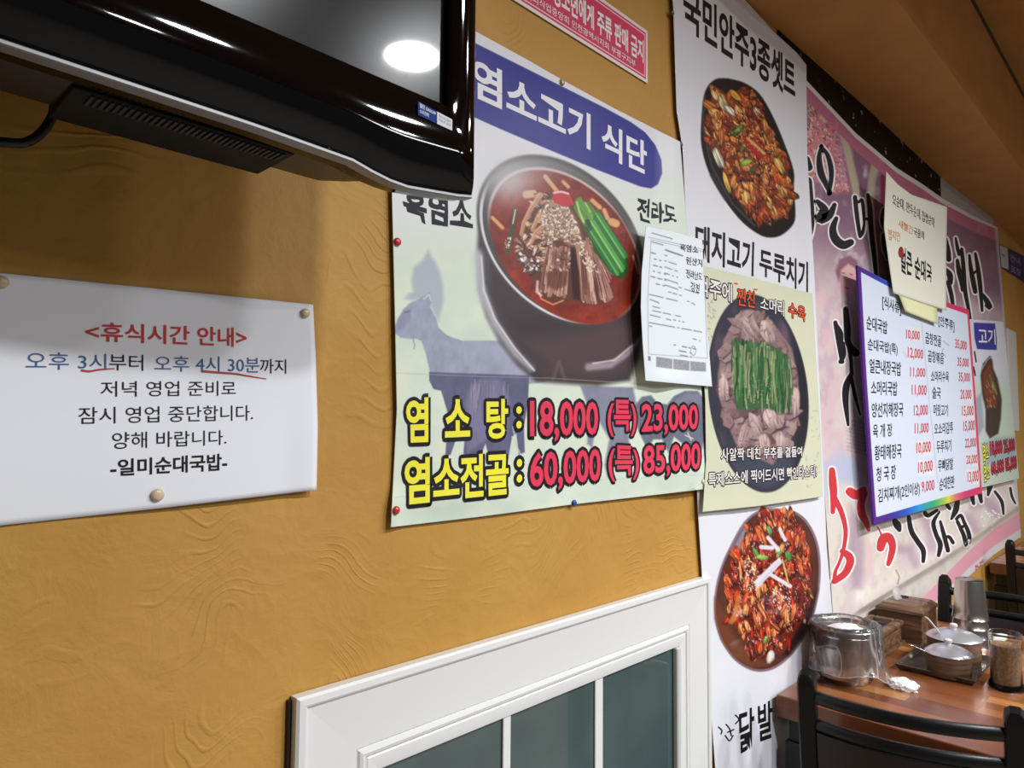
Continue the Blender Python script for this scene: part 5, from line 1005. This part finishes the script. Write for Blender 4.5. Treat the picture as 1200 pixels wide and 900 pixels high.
# steel container, its white tissue and the plastic bag
bc = (1.772, -0.094, Z); rw = random.Random(8)
ct = thing('steel_container', 'round steel container under a clear plastic bag by the white banner', 'container', bc)
bm = B(); lathe(bm, [(0, 0), (0.053, 0), (0.0565, 0.004), (0.063, 0.05), (0.0705, 0.108), (0.0715, 0.110), (0.0725, 0.122), (0.0738, 0.124), (0.0725, 0.1255), (0.0705, 0.122), (0.069, 0.108), (0.062, 0.012), (0, 0.010)], n=56); obj('body', bm, m_steel, ct, smooth=40)
bm = B(); lathe(bm, [(0.0718, 0.1085), (0.0738, 0.1085), (0.0742, 0.1115), (0.0725, 0.1125)], n=56); obj('rim_band', bm, m_steel2, ct, smooth=40)
def lump(name, c, rx, ry, rz_, amp, seed, label, cat, m, fl=-0.2, sub=4):
    bm = B(); bmesh.ops.create_icosphere(bm, subdivisions=sub, radius=1.0); sd_ = seed*13.7
    from mathutils import noise
    for v in bm.verts:
        p = v.co.copy(); k = 1+amp*noise.noise(p*2.0+Vector((sd_, 0, 0)))+amp*0.8*abs(noise.noise(p*4.5+Vector((0, sd_, 0))))
        p *= k; v.co = Vector((p.x*rx, p.y*ry, max(p.z, fl)*rz_))
    o = obj(name, bm, m, smooth=38); o.location = (c[0], c[1], c[2]-fl*rz_); return tag(o, label, cat)
lump('tissue_wad', (bc[0], bc[1], Z+0.082), 0.052, 0.052, 0.027, 0.22, 3, 'crumpled white tissue filling the steel container', 'tissue', m_tis, -0.6)
def bag():
    from mathutils import noise
    bm = B(); n = 110; prof = [(0.062, 0.116), (0.066, 0.131), (0.0725, 0.1345), (0.0775, 0.131), (0.0785, 0.115), (0.0775, 0.095), (0.0765, 0.075), (0.0765, 0.058), (0.0775, 0.044), (0.079, 0.034), (0.081, 0.026)]; R = []
    for j, (r, z) in enumerate(prof):
        t = j/(len(prof)-1); ring_ = []
        for k in range(n):
            a = 2*PI*k/n; q = Vector((math.cos(a), math.sin(a), 0)); w = 0.0020*noise.noise(Vector((q.x*5, q.y*5, z*18)))+0.0010*noise.noise(Vector((q.x*14, q.y*14, z*35+4)))
            fl = max(0.0, math.cos(a+1.15))**3; fl2 = max(0.0, math.cos(a+2.3))**3
            rr_ = r+abs(w)*1.6+0.0006+t**3*(0.022*fl+0.006*fl2+0.004*noise.noise(Vector((q.x*9, q.y*9, 7))))
            zz_ = z+0.004*noise.noise(Vector((q.x*6, q.y*6, 3)))*t-0.018*fl*t**2+0.010*t*fl2+0.004*t*math.sin(a*5.0)
            if math.sin(a) > 0.6: rr_ = min(rr_, (abs(bc[1])-0.022)/math.sin(a))
            ring_.append(bm.verts.new((q.x*rr_, q.y*rr_, max(zz_, 0.0015))))
        R.append(ring_)
    for p, q in zip(R, R[1:]):
        for k in range(n): bm.faces.new((p[k], p[(k+1) % n], q[(k+1) % n], q[k]))
    hem = [Vector(v.co) for v in R[-1]]; o = obj('plastic_bag', bm, m_bag, smooth=180); o.location = bc; hb = B(); sweep(hb, hem+hem[:1], circ(0.0007, 6), cap=False); obj('hem', hb, mat('bag_hem', (214, 214, 216), 0.3, alpha=0.55), o, smooth=60); tag(o, 'wrinkled clear plastic bag pulled over the steel container', 'bag')
bag()
# wooden cutlery box with a glass lid
cx0, cx1, cy0, cy1 = 1.905, 2.172, -0.104, -0.024
cb = thing('cutlery_box', 'low walnut cutlery box with a glass panel lid behind the steel container', 'box', ((cx0+cx1)/2, (cy0+cy1)/2, Z))
bm = B(); box(bm, (cx0-0.006, cy0-0.008, Z), (cx1+0.006, cy1+0.002, Z+0.008), 0.002); box(bm, (cx0, cy0, Z+0.0085), (cx1, cy1, Z+0.047), 0.002); obj('body', bm, m_wal, cb, world=True)
bm = B(); lx0, lx1, ly0, ly1 = cx0-0.004, cx1+0.004, cy0-0.006, cy1+0.002
for lo, hi in (((lx0, ly0, Z+0.0475), (lx1, ly0+0.022, Z+0.064)), ((lx0, ly1-0.016, Z+0.0475), (lx1, ly1, Z+0.064)), ((lx0, ly0+0.0221, Z+0.0475), (lx0+0.022, ly1-0.0161, Z+0.064)), ((lx1-0.022, ly0+0.0221, Z+0.0475), (lx1, ly1-0.0161, Z+0.064))): box(bm, lo, hi, 0.004, 3)
ld_ = obj('lid', bm, m_wal, cb, world=True, smooth=40)
bm = B(); box(bm, (lx0+0.02, ly0+0.02, Z+0.054), (lx1-0.02, ly1-0.014, Z+0.057)); obj('glass_panel', bm, mat('dark_lid_glass', (52, 56, 58), 0.06, coat=0.8), ld_, world=True)
# tissue box
bx0, bx1, by0, by1 = 2.196, 2.345, -0.150, -0.036
tb = thing('tissue_box', 'tall walnut tissue box with a white tissue in its top slot', 'tissue box', ((bx0+bx1)/2, (by0+by1)/2, Z))
bm = B(); box(bm, (bx0, by0, Z), (bx1, by1, Z+0.078), 0.002); obj('body', bm, m_wal, tb, world=True)
bm = B(); e = 0.004; ch_ = 0.014
Rl = [[bm.verts.new((a, b, z)) for a, b in ((bx0-e+i, by0-e+i), (bx1+e-i, by0-e+i), (bx1+e-i, by1+e-i), (bx0-e+i, by1+e-i))] for i, z in ((0, Z+0.0785), (0, Z+0.086), (ch_, Z+0.098))]
for p, q in zip(Rl, Rl[1:]):
    for k in range(4): bm.faces.new((p[k], p[(k+1) % 4], q[(k+1) % 4], q[k]))
bm.faces.new(Rl[0][::-1]); bm.faces.new(Rl[-1]); obj('lid', bm, m_wal, tb, world=True)
hc = onZ(1058, 699.5, Z+0.098); bm = B(); lathe(bm, [(0, 0.0002), (0.019, 0.0002), (0.0195, 0.0006), (0.0, 0.0007)], n=28)
for v in bm.verts: v.co.x *= 1.15; v.co.y *= 0.8
bmesh.ops.translate(bm, verts=bm.verts, vec=Vector(hc)); obj('slot', bm, mat('slot_dark', (10, 9, 8), 0.8), tb, world=True)
tc_ = onZ(1053, 702.5, Z+0.099); bm = B(); sweep(bm, smooth_path([tc_+np.array([0, 0, 0.0]), tc_+np.array([0.0, 0.004, 0.012]), tc_+np.array([0.002, 0.006, 0.024]), tc_+np.array([0.004, 0.011, 0.031])], 5), [(-0.0095, -0.001), (-0.003, 0.0016), (0.004, -0.0005), (0.0095, 0.0012), (0.0095, 0.0022), (0.004, 0.0008), (-0.003, 0.0028), (-0.0095, 0.0004)], up=(1, 0.3, 0)); tag(obj('tissue', bm, m_tis, smooth=50), 'white tissue pulled up through the slot of the walnut box', 'tissue')
# tray with two lidded pots
tx0, tx1, ty0, ty1 = 1.928, 2.166, -0.327, -0.156
bm = B(); box(bm, (tx0+0.008, ty0+0.008, Z), (tx1-0.008, ty1-0.008, Z+0.004), 0.001, 1)
OUT = [[bm.verts.new((a, b, Z+z)) for a, b in ((tx0+i, ty0+i), (tx1-i, ty0+i), (tx1-i, ty1-i), (tx0+i, ty1-i))] for i, z in ((0.008, 0.001), (0.001, 0.013), (0.0, 0.0145), (0.003, 0.0155), (0.005, 0.014), (0.0105, 0.0042))]
for p, q in zip(OUT, OUT[1:]):
    for k in range(4): bm.faces.new((p[k], p[(k+1) % 4], q[(k+1) % 4], q[k]))
tag(obj('serving_tray', bm, m_tray, origin=((tx0+tx1)/2, (ty0+ty1)/2, Z)), 'dark brown rectangular tray under the two lidded pots', 'tray')
def pot(c, r, h, label, sp_dir):
    t = thing('condiment_pot', label, 'pot', c, group='lidded condiment pots on the tray')
    bm = B(); lathe(bm, [(0, 0), (r*0.9, 0), (r*0.94, 0.003), (r*0.96, h*0.5), (r*0.985, h-0.004), (r*0.985, h), (r*0.92, h), (r*0.9, h-0.004), (r*0.88, 0.006), (0, 0.005)], n=48); obj('body', bm, m_pot, t, smooth=40)
    bm = B(); lathe(bm, [(r*0.86, h+0.0005), (r*1.0, h+0.0005), (r*1.03, h+0.0022), (r*1.0, h+0.0045), (r*0.9, h+0.008), (r*0.7, h+0.0145), (r*0.4, h+0.0195), (r*0.2, h+0.0208), (0, h+0.021)], n=48); l = obj('lid', bm, m_lid, t, smooth=60)
    bm = B(); lathe(bm, [(0, h+0.0212), (0.006, h+0.0212), (0.0055, h+0.025), (0.0088, h+0.028), (0.0088, h+0.033), (0.006, h+0.0352), (0, h+0.0356)], n=20); obj('knob', bm, mat('pale_knob', (206, 204, 200), 0.35), l, smooth=50)
    return t
p1, p2 = (1.972, -0.2635, Z+0.0045), (2.089, -0.2495, Z+0.0045)
pot(p1, 0.0500, 0.049, 'small lidded condiment pot in front on the tray', 0); pot(p2, 0.0615, 0.060, 'larger lidded condiment pot behind on the tray', 0)
def spoon(a, b, w, label, m):
    bm = B(); A, Bv = Vector(a), Vector(b); pts = smooth_path([A, A.lerp(Bv, 0.4)+Vector((0, 0, 0.001)), Bv], 6); sweep(bm, pts, rect2(w, 0.0011, 0.0006), scale=[1.35-0.5*i/(len(pts)-1) for i in range(len(pts))]); tag(obj('spoon', bm, m, smooth=50), label, 'spoon', 'spoons left in the condiment pots')
e1 = onX(1085.5, 764.5, 1.945); s1 = onX(1064, 754.5, 1.93); spoon(s1, e1+np.array([0, 0, 0.001]), 0.0035, 'thin steel spoon handle under the lid of the small pot', m_steel2)
s2 = onX(1085.5, 723.5, 2.03); e2 = onX(1100.5, 741, 2.05); spoon(s2, e2, 0.0052, 'white spoon handle standing out of the larger pot', mat('white_plastic', (232, 230, 226), 0.35))
# stacked cups, upside down
cc = (2.300, -0.243)
def cup_mesh(bm):
    lathe(bm, [(0.0, 0.1060), (0.030, 0.1060), (0.0335, 0.1045), (0.0345, 0.1010), (0.0412, 0.020), (0.0438, 0.0005), (0.0443, 0.0), (0.0436, 0.0), (0.0405, 0.020), (0.0335, 0.1000), (0.0, 0.1030)], n=44)
bm = B(); cup_mesh(bm); c0 = obj('steel_cup', bm, m_steel, smooth=40); c0['category'] = 'cup'; c0['group'] = 'upside-down steel cups in a stack'
for k, lb in enumerate(('upside-down steel cup at the bottom of the stack, mostly behind the larger pot', 'upside-down steel cup second from the bottom of the stack', 'upside-down steel cup just under the top one of the stack', 'upside-down steel cup on top of the stack')):
    c = c0 if k == 0 else c0.copy()
    if k: SC.collection.objects.link(c)
    c.location = (cc[0], cc[1], Z+0.0245*k); c['label'] = lb
# glass jar of brown powder
jc = (1.975, -0.378, Z)
jar = thing('glass_jar', 'glass jar of brown powder at the right of the tray', 'jar', jc)
bm = B(); lathe(bm, [(0, 0), (0.034, 0), (0.0365, 0.004), (0.035, 0.012), (0.0312, 0.020), (0.0305, 0.05), (0.0315, 0.088), (0.0325, 0.092), (0.0315, 0.096), (0.033, 0.125), (0.0335, 0.127), (0.0320, 0.127), (0.0302, 0.096), (0.0302, 0.090), (0.0288, 0.05), (0.0292, 0.022), (0.029, 0.014), (0, 0.012)], n=44); obj('glass', bm, m_clear, jar, smooth=50)
m_pow = mat('ground_seed_powder', (128, 98, 66), 0.9); mottle(m_pow, (112, 84, 54), (146, 116, 82), 200.0)
bm = B(); lathe(bm, [(0, 0.0125), (0.0283, 0.0145), (0.0286, 0.022), (0.0282, 0.05), (0.0296, 0.09), (0.0298, 0.100), (0.018, 0.104), (0, 0.105)], n=36); obj('powder', bm, m_pow, jar, smooth=40)
# crumpled napkin, packet behind the jar
lump('crumpled_napkin', (1.806, -0.207, Z), 0.022, 0.030, 0.016, 0.35, 5, 'crumpled white napkin lying on the table before the tray', 'napkin', m_tis, -0.35); 
pk_c = onZ(1164, 757, Z); bm = B(); box(bm, (-0.030, -0.012, 0.0), (0.030, 0.012, 0.034), 0.003, 2)
for v in bm.verts: v.co.x += 0.012*(v.co.z/0.034)
o = obj('tea_packet', bm, mat('white_wrapper', (214, 222, 212), 0.5)); o.location = Vector(pk_c); o.rotation_euler = (0, 0, -0.5); tag(o, 'small white packet standing behind the glass jar', 'packet')
